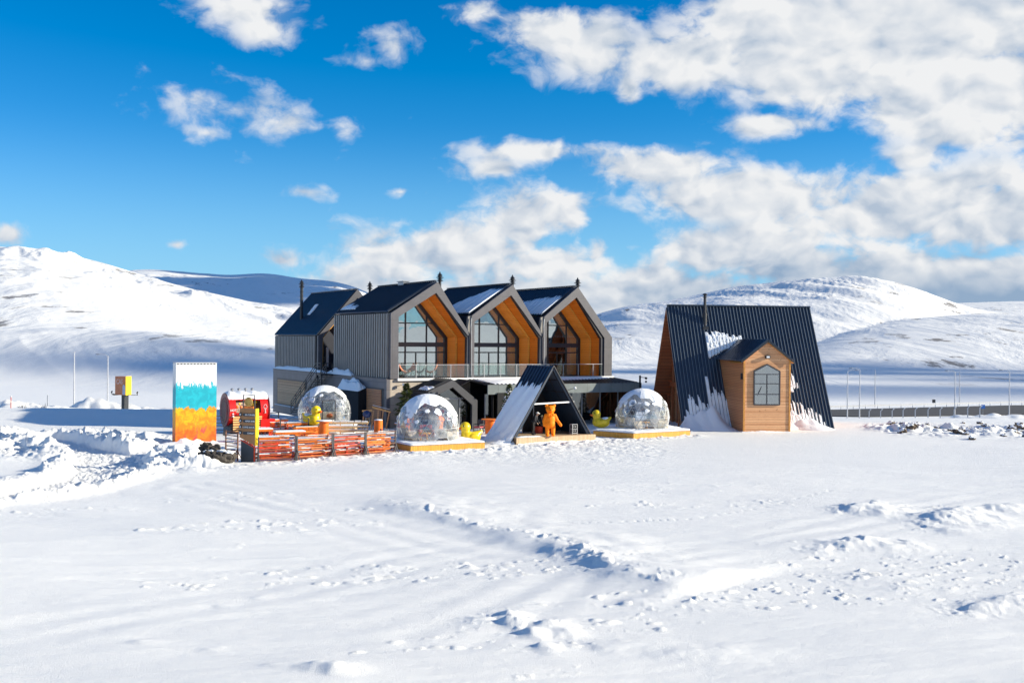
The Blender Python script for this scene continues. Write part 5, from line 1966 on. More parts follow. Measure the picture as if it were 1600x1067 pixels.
def drum(label, px, py, Y, h=1.1, r=.33, z=0.0, top=False, m=None, snow=True):
    p = at(px, py, Y)
    t = thing('oil_drum', label, 'drum', (p.x, Y, z), 0.0, 'orange oil drums used as tables')
    b = MB(); prof = [(r, 0), (r, h * .32), (r + .015, h * .335), (r, h * .35), (r, h * .65), (r + .015, h * .665), (r, h * .68), (r, h - .02), (r + .012, h), (r - .03, h)]
    b.lathe(prof, n=24); b.build('barrel', m or M['orange'], t, smooth=False)
    if top:
        b = MB(); b.lathe([(r * 1.75, h + .0), (r * 1.75, h + .045)], n=24); b.build('tabletop', M['orange_w'], t)
    if snow:
        rr = r * (1.7 if top else .95); b = MB(); b.lathe([(rr, h + .045 * top), (rr * .96, h + .05 + .045 * top), (rr * .6, h + .075 + .045 * top), (.01, h + .08 + .045 * top)], n=20); b.build('snow_cap', M['snow'], t, smooth=True)
    return t


drum('orange oil drum standing behind the pallet tables left of the middle', 506, 682, 81.0, 1.10, .34, top=True)
drum('orange oil drum in the open snow left of the trestle frame', 591, 680, 82.5, 1.12, .33)
drum('orange oil drum half hidden by the left edge of the front dome', 627, 682, 80.0, 1.05, .30, top=True)
drum('orange oil drum table between the duck and the shelter roof', 766, 678, 84.2, 1.12, .40, top=True, snow=False)
drum('orange-red drum behind the legs of the bear statue', 842, 672, 80.2, .95, .30, m=M['red_w'], snow=False)


def armchair(label, px, py, Y, rz, z=0.0):
    p = at(px, py, Y)
    t = thing('armchair', label, 'armchair', (p.x, Y, z), rz, 'dark armchairs by the entrance')
    b = MB(); b.box(-.3, .3, -.28, .28, .38, .5); b.build('seat', M['pink'], t, bevel=.03)
    b = MB(); b.box(-.3, .3, .22, .30, .5, 1.0); b.build('backrest', M['charcoal'], t, bevel=.03)
    for s_ in (-1, 1):
        b = MB(); b.box(s_ * .32 - .03, s_ * .32 + .03, -.28, .28, .62, .68); b.build('armrest', M['charcoal'], t)
        for yy_ in (-.25, .25):
            b = MB(); b.beam((s_ * .31, yy_, 0), (s_ * .29, yy_, .66), .045); b.build('leg', M['charcoal'], t)
    return t


armchair('dark armchair with a rose seat left of the orange drum table', 748, 671, 85.5, R(-40))
armchair('dark armchair behind the orange drum table', 758, 668, 87.0, R(20))
t = thing('amplifier_rack', 'pale metal rack with dark speakers on the shelter deck beside the bear', 'rack', (4.55, 79.4, .47), R(32))
b = MB()
for x in (-.22, .22):
    for y in (-.15, .15): b.beam((x, y, 0), (x, y, .72), .035)
for z_ in (.08, .38, .72): b.beam((-.22, -.15, z_), (.22, -.15, z_), .035); b.beam((-.22, .15, z_), (.22, .15, z_), .035); b.beam((-.22, -.15, z_), (-.22, .15, z_), .035); b.beam((.22, -.15, z_), (.22, .15, z_), .035)
b.build('frame', M['steel_lt'], t)
for z_ in (.12, .42):
    b = MB(); b.box(-.18, .18, -.12, .12, z_, z_ + .24); s1_ = b.build('speaker', M['black'], t)
    for q in (-.08, .08):
        b = MB(); b.ball((q, -.13, z_ + .12), (.05, .02, .05), 10, 6); b.build('cone', M['steel'], s1_)
t = thing('back_dark_sheet', 'black sheet added to darken the back of the open shelter', 'screen', (SHED.location.x, SHED.location.y, 0), STH)
b = MB(); b.prism([(3.1, .47), (3.1, 4.25), (SW / 2, SHh - .35), (SW - .45, .47)], SD - .08, SD - .03); b.build('cloth', M['black'], t)  # black sheet added so the open back reads as dark shade
b = MB(); b.beam((3.1, SD - .1, .47), (3.1, SD - .1, 4.2), .06); b.build('pole', M['steel'], t)


# ================================================================ pallet furniture and fence
TG = R(38)


def slat_panel(b, x0, x1, y, z0, z1, nsl, th=.025, w=.085):
    for i in range(nsl):
        z = z0 + (z1 - z0 - w) * i / (nsl - 1)
        b.box(x0, x1, y, y + th, z, z + w)


def pallet_bench(label, x, y, rz, w=1.9, back=1.15, cm=None, rm=None):
    t = thing('pallet_bench', label, 'bench', (x, y, 0), rz, 'pallet benches on the terrace')
    cm = cm or M['orange_w']; rm = rm or M['red_w']
    b = MB()
    for z0 in (.04, .24):
        for i in range(5):
            yy_ = -.62 + i * .145; b.box(-w / 2, w / 2, yy_, yy_ + .10, z0 + .12, z0 + .145)
        for yy_ in (-.62, -.3, .0):
            b.box(-w / 2, w / 2, yy_, yy_ + .08, z0, z0 + .022)
            for xx in (-w / 2, -.05, w / 2 - .12): b.box(xx, xx + .12, yy_, yy_ + .08, z0 + .022, z0 + .12)
    b.build('seat', rm, t)
    b = MB()
    slat_panel(b, -w / 2, w / 2, .14, .08, back, 6)
    slat_panel(b, -w / 2, w / 2, .26, .08, back, 3)
    for xx in (-w / 2, -.06, w / 2 - .12):
        for z_ in (.1, .5, back - .12): b.box(xx, xx + .12, .165, .26, z_, z_ + .09)
    b.build('backrest', cm, t)
    b = MB()
    rnd = random.Random(int(x * 100))
    b.box(-w / 2 + .05, w / 2 - .05, -.55, .02, .386, .386 + rnd.uniform(.05, .09)); b.build('seat_snow', M['snow'], t, bevel=.02)
    b = MB(); b.box(-w / 2, w / 2, .14, .285, back + .002, back + .04); b.build('back_snow', M['snow'], t, bevel=.012)
    return t


def pallet_table(label, x, y, rz, w=1.9, d=1.0, h=.88, cm=None):
    t = thing('pallet_table', label, 'table', (x, y, 0), rz, 'snow topped pallet tables')
    cm = cm or M['orange_w']
    b = MB(); b.box(-w / 2, w / 2, -d / 2, d / 2, h - .06, h); b.box(-w / 2 + .05, w / 2 - .05, -d / 2 + .04, d / 2 - .04, h - .14, h - .062); b.build('tabletop', cm, t)
    for sx_ in (-1, 1):
        for sy_ in (-1, 1):
            b = MB(); b.beam((sx_ * (w / 2 - .1), sy_ * (d / 2 - .08), 0), (sx_ * (w / 2 - .1), sy_ * (d / 2 - .08), h - .06), .09); b.build('leg', M['red_w'], t)
    b = MB()
    for sx_ in (-1, 1): b.beam((sx_ * (w / 2 - .1), -d / 2 + .1, .18), (sx_ * (w / 2 - .1), d / 2 - .1, h - .16), .06)
    b.beam((-w / 2 + .1, 0, .25), (w / 2 - .1, 0, .25), .06)
    b.build('brace', M['red_w'], t)
    rnd = random.Random(int(x * 77))
    b = MB(); hh = rnd.uniform(.06, .10); b.box(-w / 2 + .02, w / 2 - .02, -d / 2 + .02, d / 2 - .02, h + .002, h + hh); b.build('snow_top', M['snow'], t, bevel=.03)
    return t


# fence of dark metal frames along the front
FP = [tuple(on_plane(px, py))[:2] for px, py in ((402, 721), (463, 718.5), (520, 714.5), (571, 711), (619, 707.5))]


def fence_panel(label, a, b_, h=1.45, n=6, m=None, grp='dark slatted fence panels along the terrace front', sm=True, slm=None):
    a = Vector(a); b_ = Vector(b_); d = b_ - a
    t = thing('slat_fence', label, 'fence panel', (a.x, a.y, 0), math.atan2(d.y, d.x), grp)
    L = d.length; m = m or M['charcoal']
    for x in (.05, L - .05):
        b = MB(); b.beam((x, 0, -.1), (x, 0, h), .07); b.beam((x, -.02, .62), (x, -.42, -.1), .045); b.beam((x, .02, .5), (x, .35, -.1), .04); b.build('post', m, t)
    b = MB()
    for i in range(n):
        z = .12 + (h - .2) * i / (n - 1); b.box(.09, L - .09, -.02, .02, z, z + .05)
    b.build('slats', slm or M['slat'], t)
    if sm:
        b = MB()
        for i in range(1, n):
            z = .12 + (h - .2) * i / (n - 1) + .052
            rnd = random.Random(int(a.x * 31) + i)
            x = .1
            while x < L - .3:
                w_ = rnd.uniform(.2, .9)
                if rnd.random() < .16: b.box(x, min(x + w_, L - .1), -.018, .018, z, z + rnd.uniform(.015, .04))
                x += w_
        b.build('slat_snow', M['snow'], t)
    return t


M['slat'] = plain('brown fence slat', (.16, .06, .03), .6, 0, .3, 3)
fl_ = ['dark slatted fence panel next to the standing sign', 'second slatted fence panel right of the standing sign', 'third slatted fence panel, in front of the round drum', 'slatted fence panel closest to the yellow dome deck']
for i in range(4): fence_panel(fl_[i], FP[i], FP[i + 1])
# benches directly behind the fence
bl = ['orange and red pallet bench behind the fence panel beside the sign', 'orange and red pallet bench behind the second fence panel',
      'orange and red pallet bench behind the third fence panel', 'orange and red pallet bench behind the fence panel by the dome']
for i in range(4):
    a = Vector(FP[i]); b_ = Vector(FP[i + 1]); d = (b_ - a).normalized(); nn = Vector((-d.y, d.x))
    c = a + (b_ - a) * (.5 if i < 3 else .42) + nn * .55
    pallet_bench(bl[i], c.x, c.y, math.atan2(d.y, d.x) + math.pi, (b_ - a).length - (.35 if i < 3 else .9), 1.18 + .03 * i, M['orange_w'] if i % 2 else M['red_w'], M['red_w'] if i % 2 else M['orange_w'])


def on_site(px, py, z): p = on_plane(px, py, z); return p.x, p.y


TB = [(404, 671, 1.9, 'snowy orange table squeezed between the sign and the kiosk counter'), (520, 690, 1.8, 'snowy red table left of the fence post behind the drum with a tabletop'),
      (427, 656, 2.2, 'snowy orange table nearest the red kiosk'), (468, 661, 2.2, 'snowy orange table in front of the yellow duck'), (413, 684, 1.9, 'snowy red table just right of the standing sign'),
      (452, 675, 2.1, 'snowy red table in the middle of the left group'), (487, 686.5, 2.1, 'snowy red table behind the second fence panel'), (552, 684, 2.2, 'snowy red table behind the third fence panel')]
for px, py, w, lb in TB:
    x, y = on_site(px, py, .85)
    pallet_table(lb, x, y, R(24), w)
BB = [(440, 668, 1.7, R(24), 'red pallet bench between the kiosk table and the middle table'), (478, 675, 1.6, R(24 + 180), 'red pallet bench facing the duck'), (508, 693, 1.5, R(204), 'red pallet bench before the orange drum with a tabletop'),
      (528, 694, 1.5, R(100), 'red pallet bench turned sideways behind the third fence panel'), (432, 690, 1.6, R(204), 'red pallet bench right of the table by the sign'), (590, 693, 1.6, R(204), 'red pallet bench near the edge of the front dome deck'),
      (405, 668, 1.5, R(110), 'orange pallet bench turned sideways by the kiosk counter')]
for px, py, w, rz, lb in BB:
    x, y = on_site(px, py, .45)
    pallet_bench(lb, x, y, rz, w, .85)
# further fences
fence_panel('dark slatted fence panel behind the left pallet tables', on_site(437, 683, 0), on_site(483, 681, 0), 1.35, 5, M['dark'], 'dark slatted fences behind the tables', True, M['dark'])
fence_panel('dark slatted fence panel between the painted tower and the kiosk', on_site(334, 680.5, 0), on_site(351, 680, 0), 1.5, 6, M['dark'], 'dark slatted fences behind the tables', True, M['dark'])
fence_panel('dark slatted fence panel right of the kiosk', on_site(418, 672, 0), on_site(436, 671, 0), 1.4, 5, M['dark'], 'dark slatted fences behind the tables', True, M['dark'])
fence_panel('short grey fence panel beside the yellow deck corner', on_site(594, 700, 0), on_site(618, 703, 0), 1.3, 5, M['charcoal'], 'dark slatted fences behind the tables', True, M['rib_grey'])
fence_panel('brown slatted gate panel left of the standing sign', on_site(352, 716, 0), on_site(372, 719, 0), 1.7, 8, M['slat'], 'dark slatted fences behind the tables')

# standing directory sign ---------------------------------------------------
sg = on_plane(386, 720.5)
t = thing('directory_sign', 'tall brown directory sign with yellow edge, dark name plates and a round badge on top', 'sign', (sg.x, sg.y, 0), R(-15))
SWd = 1.0; sd = .34
b = MB(); b.prism([(-.5, 1.40), (-.5, 3.12), (.5, 3.10), (.5, .92)], 0, sd); b.build('panel', M['sign_brown'], t)
b = MB(); b.box(.503, .56, -.01, sd + .01, .95, 3.11); b.build('edge', M['yellow'], t)
b = MB(); b.prism([(-.42, -.1), (-.42, 1.22), (.40, .80), (.40, -.1)], .02, sd - .02); b.build('foot', M['plate'], t)
b = MB(); b.beam((.47, .02, -.1), (.47, .02, .95), .06); b.beam((-.45, .02, 1.26), (.46, .02, .82), .05); b.build('stay', M['red_w'], t)
b = MB()
for x in (-.33, .42): b.beam((x, .1, 3.1), (x, .1, 3.92), .05)
for z_ in (3.25, 3.45, 3.68, 3.90): b.beam((-.33, .1, z_), (.42, .1, z_), .035)
b.build('top_frame', M['charcoal'], t)
b = MB(); b.box(-.25, .38, -.0, .06, 3.12, 3.24); b.build('top_strip', M['orange_w'], t)
b = MB(); b.ball((.06, .02, 3.50), (.27, .045, .29), 22, 12); bd = b.build('badge', M['curtain'], t, smooth=True)
b = MB(); b.tube([(.06 + .17 * math.cos(a), -.032, 3.50 + .18 * math.sin(a)) for a in [i * math.pi / 8 for i in range(17)]], .012, 4, False); b.build('badge_ring', M['sign_brown'], bd)
rows = [(2.74, 'SKI CORNER'), (2.37, 'APRES BAR'), (2.01, 'COFFEE SNACK'), (1.66, 'CHALET')]
TM = lambda x, z_, y=-.045: Matrix.Translation((x, y, z_)) @ Matrix.Rotation(R(90), 4, 'X')
for z_, tx in rows:
    b = MB(); b.box(-.20, .50, -.03, .0, z_ - .085, z_ + .085); b.tube([(-.2, -.03, z_), (-.2, .0, z_)], .085, 12); pl = b.build('name_plate', M['plate'], t)
    text_mesh('lettering', tx, .125, M['white'], pl, TM(.485, z_), .006, 'RIGHT', .88 if len(tx) > 9 else 1.0)
    b = MB(); b.tube([(-.44, -.06, z_ + .02), (-.44, .04, z_ + .02)], .105, 16); dk = b.build('arrow_disc', M['plate'], t)
    b = MB(); b.add([(-.50, -.065, z_ + .05), (-.44, -.065, z_ - .05), (-.38, -.065, z_ + .05), (-.50, -.075, z_ + .05), (-.44, -.075, z_ - .05), (-.38, -.075, z_ + .05)], [(0, 1, 2), (5, 4, 3), (0, 3, 4, 1), (1, 4, 5, 2), (2, 5, 3, 0)]); b.build('arrow', M['white'], dk)


# painted tower ----------------------------------------------------------------
def mural():
    t = NT('painted tower face')
    o = t.obj(); x, y, z = t.sep(o)
    wide = t.noise(t.scale(o, (1, 1, .15)), 1.6, 5, .72)
    drip = t.noise(t.scale(o, (1, 1, .12)), 6.0, 4, .7)
    blot = t.noise(o, 2.2, 5, .65, .8)
    j = t.math('ADD', t.math('MULTIPLY', t.math('SUBTRACT', wide, .5), 1.1), t.math('MULTIPLY', t.math('SUBTRACT', drip, .5), 1.3))
    zz = t.math('ADD', z, j)
    zw = t.math('ADD', z, t.math('ADD', t.math('MULTIPLY', j, .6), t.math('MULTIPLY', t.math('SUBTRACT', t.noise(t.scale(o, (1, 1, .35)), 5.0, 5, .75), .5), 1.9)))
    white = (.62, .64, .66)
    cy = t.mix(t.smooth(blot, .4, .6), (.003, .32, .42), (.006, .40, .50))
    ye = t.mix(t.smooth(blot, .35, .62), (.62, .42, .003), (.60, .20, .004))
    ye = t.mix(t.smooth(t.noise(t.scale(o, (1, 1, .5)), 3.1, 4, .7, 1.2), .60, .68), ye, (.32, .42, .02))
    rd = t.mix(t.smooth(blot, .38, .62), (.62, .09, .006), (.62, .19, .005))
    rd = t.mix(t.smooth(t.noise(t.scale(o, (1, 1, .6)), 2.4, 3, .6, .6), .56, .66), rd, (.62, .05, .06))
    c = t.mix(t.smooth(zw, 3.94, 4.04), cy, white)
    c = t.mix(t.smooth(t.math('ADD', z, t.math('MULTIPLY', j, .8)), 2.42, 2.46), ye, c)
    c = t.mix(t.smooth(t.math('ADD', zz, t.math('MULTIPLY', blot, .8)), 1.15, 1.9), rd, c)
    return t.end(c, .55, 0.0, None, .4)


tp = on_plane(274, 693.5)
t = thing('painted_tower', 'white square tower painted with cyan, yellow and orange running bands', 'tower', (tp.x, tp.y, 0), R(29.7))
b = MB(); b.box(0, 2.78, 0, .95, -.3, 5.52); b.build('shaft', mural(), t)
b = MB(); b.box(-.02, 2.80, -.02, .97, 5.52, 5.56); b.build('coping', M['steel_lt'], t)
b = MB()
for k in range(12): b.box(.08 + k * .225, .20 + k * .225, -.028, -.002, 5.42, 5.48)
b.build('vent_slots', M['dark'], t)
bank('snow_bank', [(-1.2, -.1), (1.0, -.15), (3.2, -.1)], .25, 33, t, .5, .9)

# red barrel kiosk -----------------------------------------------------------
kp = at(350, 660, 83.3)
t = thing('barrel_kiosk', 'red barrel-shaped food kiosk with a snow-covered top and open serving hatch', 'kiosk', (kp.x, 83.3, 0), R(30))
KL, KR, KC = 3.75, 1.22, 1.75
b = MB(); n_ = 40
ring = []
for i in range(n_ + 1):
    a = math.pi * 2 * i / n_
    ring.append((math.cos(a) * KR, math.sin(a) * KR))
def barrel_shell(b, x0, x1, a0, a1, r0=KR, r1=KR - .06, k=24):
    vs = []; fs = []
    for i in range(k + 1):
        a = a0 + (a1 - a0) * i / k
        for x in (x0, x1):
            for r in (r0, r1): vs.append((x, -math.cos(a) * r, KC + math.sin(a) * r))
    for i in range(k):
        o = i * 4
        fs += [(o, o + 4, o + 6, o + 2), (o + 1, o + 3, o + 7, o + 5), (o, o + 1, o + 5, o + 4), (o + 2, o + 6, o + 7, o + 3)]
    fs += [(0, 2, 3, 1), (4 * k, 4 * k + 1, 4 * k + 3, 4 * k + 2)]
    b.add(vs, fs)
# angle 0 faces the camera side (-y); hatch from -10deg to 38deg between x .7 and 2.95
barrel_shell(b, .12, KL - .02, R(40), R(330), k=44)
barrel_shell(b, .12, .72, R(-29.9), R(39.9)); barrel_shell(b, 2.98, KL - .02, R(-29.9), R(39.9)); barrel_shell(b, .725, 2.975, R(-29.9), R(-9))
b.build('shell', M['red'], t, smooth=False)
b = MB(); b.tube([(0, 0, KC), (.10, 0, KC)], KR + .07, 40); ec = b.build('end_cap', M['maroon'], t)
b = MB(); b.tube([(-.03 - 0, .0, KC), (-.001, .0, KC)], KR * .62, 32); b.build('cap_disc', plain('dull maroon disc', (.10, .03, .025), .5), ec)
b = MB(); b.tube([(-.05, KR * .68 * math.cos(a), KC + KR * .78 * math.sin(a)) for a in [i * math.pi / 16 for i in range(33)]], .03, 5, False); b.build('cap_ring', plain('dusty rose ring', (.36, .16, .15), .5), ec)
b = MB(); b.tube([(KL, 0, KC), (KL + .08, 0, KC)], KR + .05, 40); b.build('end_cap', M['maroon'], t)
b = MB(); b.box(.3, KL - .3, .3, .36, KC - .6, KC + .8); b.build('inner_wall', plain('warm kiosk interior', (.55, .35, .2), .7, 0, .5, 3), t)
b = MB(); b.box(.8, 1.9, -.62, -.58, KC - .2, KC + .62); b.build('menu_board', plain('menu board', (.42, .30, .24), .6, 0, .6, 5), t)
for x, z_, r_, c_ in ((1.0, .50, .17, 'orange'), (1.35, .46, .15, 'orange'), (1.2, .72, .12, 'yellow'), (2.55, .62, .2, 'yellow'), (2.7, .85, .16, 'yellow'), (1.9, .5, .16, 'orange')):
    b = MB(); b.ball((x, -.55, KC - .25 + z_), (r_, .12, r_), 12, 8); b.build('food_picture', M[c_], t, smooth=True)
b = MB(); b.box(.72, 2.98, -1.42, -1.0, KC - .30, KC - .25); b.build('counter', M['red'], t)
b = MB()
for k in range(7): b.box(.45, 3.1, -1.18, -1.13, .10 + k * .18, .22 + k * .18)
b.build('base_slats', M['wood_beige'], t)
b = MB(); b.box(.3, 3.4, -.9, .9, -.1, .72); b.build('base', M['dark'], t)
b = MB(); b.box(3.0, 4.3, -1.25, -.3, .1, 1.05); b.build('side_cabinet', M['red'], t)
# snow blanket on top
vs = []; fs = []; rnd = random.Random(5); NX, NA = 26, 14
for i in range(NX + 1):
    x = .06 + (KL - .04) * i / NX
    for j in range(NA + 1):
        a = R(42) + R(100) * j / NA
        e = min(1, 6 * min(j, NA - j) / NA) ** .5 * min(1, 8 * min(i, NX - i) / NX + .15) ** .5
        r_ = KR + .02 + .17 * e + rnd.uniform(-.012, .012) + .05 * math.sin(i * .8) * e
        vs.append((x, -math.cos(a) * r_, KC + math.sin(a) * r_))
for i in range(NX):
    for j in range(NA):
        q = i * (NA + 1) + j; fs.append((q, q + 1, q + NA + 2, q + NA + 1))
b = MB(); b.add(vs, fs); b.build('snow_cover', M['snow'], t, smooth=True)
for k in range(4):
    b = MB(); x = .75 + k * .62
    b.lathe([(.05, 0), (.05, .30)], (x, .1, KC + KR), 10); b.lathe([(.05, 0), (.15, .03), (.15, .10), (.09, .15), (.02, .17)], (x, .1, KC + KR + .26), 12); b.build('vent_pipe', M['steel'], t)
t.scale = (.84, 1, 1)
text_mesh('lettering', 'HOT', .24, M['white'], t, Matrix.Translation((.42, -KR - .015, KC + .02)) @ Matrix.Rotation(R(90), 4, 'X'), .01)
b = MB(); b.ball((.42, -KR - .0, KC - .25), (.09, .03, .06), 10, 6); b.tube([(.42, -KR - .01, KC - .36), (.42, -KR - .01, KC - .46)], [.05, .13], 8); b.build('cup_mark', M['white'], t)
b = MB(); b.tube([(3.38 + .15 * math.cos(a), -KR - .0, KC + .25 + .17 * math.sin(a)) for a in [i * math.pi / 8 for i in range(17)]], .018, 4, False); b.build('round_mark', M['white'], t)
text_mesh('lettering', 'CAFE', .17, M['white'], t, Matrix.Translation((3.38, -KR - .03, KC - .05)) @ Matrix.Rotation(R(90), 4, 'X') @ Matrix.Rotation(R(-90), 4, 'Z'), .01)


# rock plinth in the snow -------------------------------------------------------
def lump(b, c, r, seed, nu=26, nv=16, amp=.22):
    rnd = random.Random(seed); ph = [rnd.uniform(0, 6.28) for _ in range(8)]
    s0 = len(b.v); b.ball((0, 0, 0), 1.0, nu, nv)
    for i in range(s0, len(b.v)):
        v = Vector(b.v[i])
        w = 1 + amp * (math.sin(v.x * 4 + ph[0]) * math.sin(v.y * 5 + ph[1]) + .6 * math.sin(v.z * 7 + ph[2] + v.x * 6) + .4 * math.sin(v.y * 13 + ph[3]) * math.sin(v.x * 11 + ph[4])) + rnd.uniform(-.5, .5) * amp * .35
        b.v[i] = (c[0] + v.x * r[0] * w, c[1] + v.y * r[1] * w, c[2] + v.z * r[2] * w)
    return b


rp = on_plane(338, 722)
t = thing('rock_plinth', 'dark lumpy rock plinth dusted with snow in front of the painted tower', 'rock', (rp.x, rp.y, 0))
b = MB()
for i in range(9):
    a = i * .7; lump(b, (math.cos(a) * .68, math.sin(a) * .45, .30 + .05 * math.sin(i * 2.2)), (.45, .40, .34), i)
lump(b, (0, 0, .35), (.8, .55, .34), 20); b.build('boulder', M['rock'], t)
b = MB(); lump(b, (-.62, .25, .85), (.42, .3, .26), 31, amp=.3); lump(b, (-.2, .25, .75), (.4, .3, .22), 33, amp=.3); b.build('upper_stone', M['rock'], t)
b = MB()
for i in range(7): lump(b, (-.5 + i * .22, -.05 + .1 * math.sin(i * 3), .63 + .04 * math.sin(i * 2)), (.26, .30, .075), 50 + i, 18, 8, .3)
b.build('snow_cap', M['snow'], t)

# trestle frame, planters, trees, garden lamp ------------------------------------
tr = at(590, 660, 88.2)
t = thing('trestle_frame', 'leaning wooden trestle frame with snow on its top rail beside the lodge corner', 'wooden frame', (tr.x, 88.2 - .0, 0), R(10))
b = MB(); b.beam((-1.25, 0, 1.45), (-.45, .1, 1.5), .12); b.beam((-.45, .1, 1.75), (1.05, .0, 1.35), .12); b.build('top_rail', M['wood_beige'], t)
b = MB()
for x0, x1 in ((-1.1, -1.2), (-.35, -.5), (.05, -.05), (.45, .25), (.95, .65)): b.beam((x1, -.35, 0), (x0, 0, 1.5 if x0 < -.3 else 1.6 - .2 * x0), .09, .05)
for x0, x1 in ((-1.1, -1.2), (.95, .75)): b.beam((x1, .45, 0), (x0, .05, 1.35), .09)
b.build('stake', M['wood_house'], t)
b = MB(); b.box(-.42, 1.0, -.03, .12, 0, .03); b.xform(Matrix.Translation((0, 0, 1.80)) @ Matrix.Rotation(R(14), 4, 'Y')); b.build('rail_snow', M['snow'], t)
t = thing('kettle_grill', 'round dark blue kettle grill beside the wooden trestle frame', 'grill', (tr.x - .75, 87.3, 0), 0)
b = MB(); b.ball((0, 0, 1.25), (.34, .34, .30), 18, 12); b.build('bowl', plain('blue enamel', (.01, .03, .12), .3), t, smooth=True)
for k in range(3):
    a = k * 2.1; b = MB(); b.beam((.15 * math.cos(a), .15 * math.sin(a), 1.0), (.36 * math.cos(a), .36 * math.sin(a), 0), .04); b.build('leg', M['steel'], t)


def conifer(b, h, r, seed, dens=1.0):
    rnd = random.Random(seed)
    n = int(2600 * dens)
    for i in range(n):
        t_ = rnd.random() ** .75
        z = h * (1 - t_) * .93 + .05 * h
        z = h * (.06 + .94 * rnd.random() ** 1.3)
        rr = r * (1 - (z / h)) ** .85 * (.80 + .3 * math.sin(z * 14)) + .03
        a = rnd.uniform(0, 6.283); q = rr * rnd.uniform(.35, 1.08)
        c = Vector((math.cos(a) * q, math.sin(a) * q, z - .12 * q))
        d = Vector((math.cos(a + rnd.uniform(-.5, .5)), math.sin(a + rnd.uniform(-.5, .5)), rnd.uniform(-.5, .35))).normalized()
        s_ = d.cross(Vector((rnd.uniform(-1, 1), rnd.uniform(-1, 1), 1))).normalized()
        L = rnd.uniform(.08, .20) * (r / .7); w = L * .22
        b.add([c - s_ * w, c + s_ * w, c + d * L], [(0, 1, 2)])


def tree(label, px, Y, ztop, r, z0, seed, snow=0.0, planter=None):
    p = at(px, 640, Y)
    g = 'conifers in planters by the lodge'
    t = thing('potted_conifer', label, 'conifer', (p.x, Y, z0), 0, g)
    b = MB(); b.tube([(0, 0, 0), (.02, 0, (ztop - z0) * .5), (0, 0, ztop - z0 - .1)], [.07, .045, .01], 8); b.build('trunk', M['bark'], t)
    b = MB(); conifer(b, ztop - z0, r, seed); b.build('crown', M['needle'], t, fix=False)
    if snow:
        b = MB(); rnd = random.Random(seed + 5)
        for i in range(int(150 * snow)):
            z = (ztop - z0) * rnd.uniform(.12, .9); rr = r * (1 - z / (ztop - z0)) ** .85 * 1.02; a = rnd.uniform(0, 6.28)
            b.ball((rr * math.cos(a), rr * math.sin(a), z), (.07, .07, .03), 6, 4)
        b.build('branch_snow', M['snow'], t)
    pt = thing('planter', label.replace('conifer', 'planter box').replace('dark green ', 'orange ').replace('snow-dusted ', 'dark ').replace(' dusky', ' plain'), 'planter', (p.x, Y, 0), LTH, 'planter boxes by the lodge')
    m = planter or M['orange_w']
    b = MB(); w = .46
    for k in range(8): b.box(-w + k * w / 4 + .008, -w + (k + 1) * w / 4 - .008, -w, -w + .04, 0, z0 + .1); b.box(-w, -w + .04, -w + .045 + k * (w - .03) / 4, -w + .045 + (k + 1) * (w - .03) / 4 - .012, 0, z0 + .1)
    b.box(-w + .045, w, -w + .045, w, 0, z0 + .08)
    b.build('box', m, pt)
    b = MB(); b.box(-w + .02, w - .02, -w + .02, w - .02, z0 + .081, z0 + .1); b.build('soil', M['bark'], pt)


tree('dark green conifer standing against the beige wall left of the entrance', 635, 87.3, 3.75, 1.0, 1.15, 3)
tree('snow-dusted conifer between the black awning and the open shelter', 795, 87.2, 3.75, .85, .6, 6, 1.0, M['charcoal'])
tree('snow-dusted conifer inside the right end of the glazed extension front', 1017, 91.5, 2.6, .55, .5, 9, .5, M['charcoal'])
gp_ = at(678, 640, 78.5)
t = thing('garden_lamp', 'slim grey garden lamp post with two small flood heads behind the front dome', 'lamp post', (gp_.x, 78.5, 0), 0)
b = MB(); b.beam((0, 0, 0), (0, 0, 3.45), .09); b.build('pole', M['steel'], t)
for s_ in (-1, 1):
    b = MB(); b.beam((0, 0, 3.35), (s_ * .22, 0, 3.35), .05); b.box(s_ * .22 - .07, s_ * .22 + .07, -.08, .08, 3.28, 3.50); b.build('lamp_head', M['charcoal'], t)

# loungers on the balcony ---------------------------------------------------------
def lounger(label, x, m, rz):
    t = thing('shell_chair', label, 'lounge chair', (0, 0, 0), 0, 'shell lounge chairs on the balcony')
    t.parent = None
    w = LODGE.matrix_basis if False else Matrix.Translation(LODGE.location) @ Matrix.Rotation(LTH, 4, 'Z')
    p = w @ Vector((x, .9, FZ))
    t.location = p; t.rotation_euler = (0, 0, LTH + rz)
    b = MB()
    prof = [(-.50, .98), (-.36, .66), (-.16, .42), (.12, .34), (.42, .44)]
    vs = []; fs = []
    for i, (u_, z_) in enumerate(prof):
        hw = (.20, .33, .40, .38, .28)[i]
        for j in range(5):
            q = -1 + j * .5
            vs.append((u_, q * hw, z_ + .14 * q * q))
    for i in range(4):
        for j in range(4):
            a = i * 5 + j; fs.append((a, a + 1, a + 6, a + 5))
    b.add(vs, fs); o = b.build('shell', m, t, smooth=True); md = o.modifiers.new('thick', 'SOLIDIFY'); md.thickness = .04
    for k in range(4):
        a = .8 + k * math.pi / 2; b = MB(); b.beam((.12 * math.cos(a), .12 * math.sin(a), .36), (.38 * math.cos(a), .34 * math.sin(a), 0), .035); b.build('leg', M['steel'], t)


M['salmon'] = plain('salmon shell', (.72, .22, .09), .5, 0, .1)
M['slate'] = plain('slate shell', (.12, .15, .16), .5, 0, .1)
lounger('salmon shell chair at the left end of the balcony', 1.75, M['salmon'], R(-30))
lounger('slate grey shell chair between the two salmon chairs on the balcony', 3.15, M['slate'], R(150))
lounger('salmon shell chair beside the slate chair on the balcony', 4.2, M['salmon'], R(160))


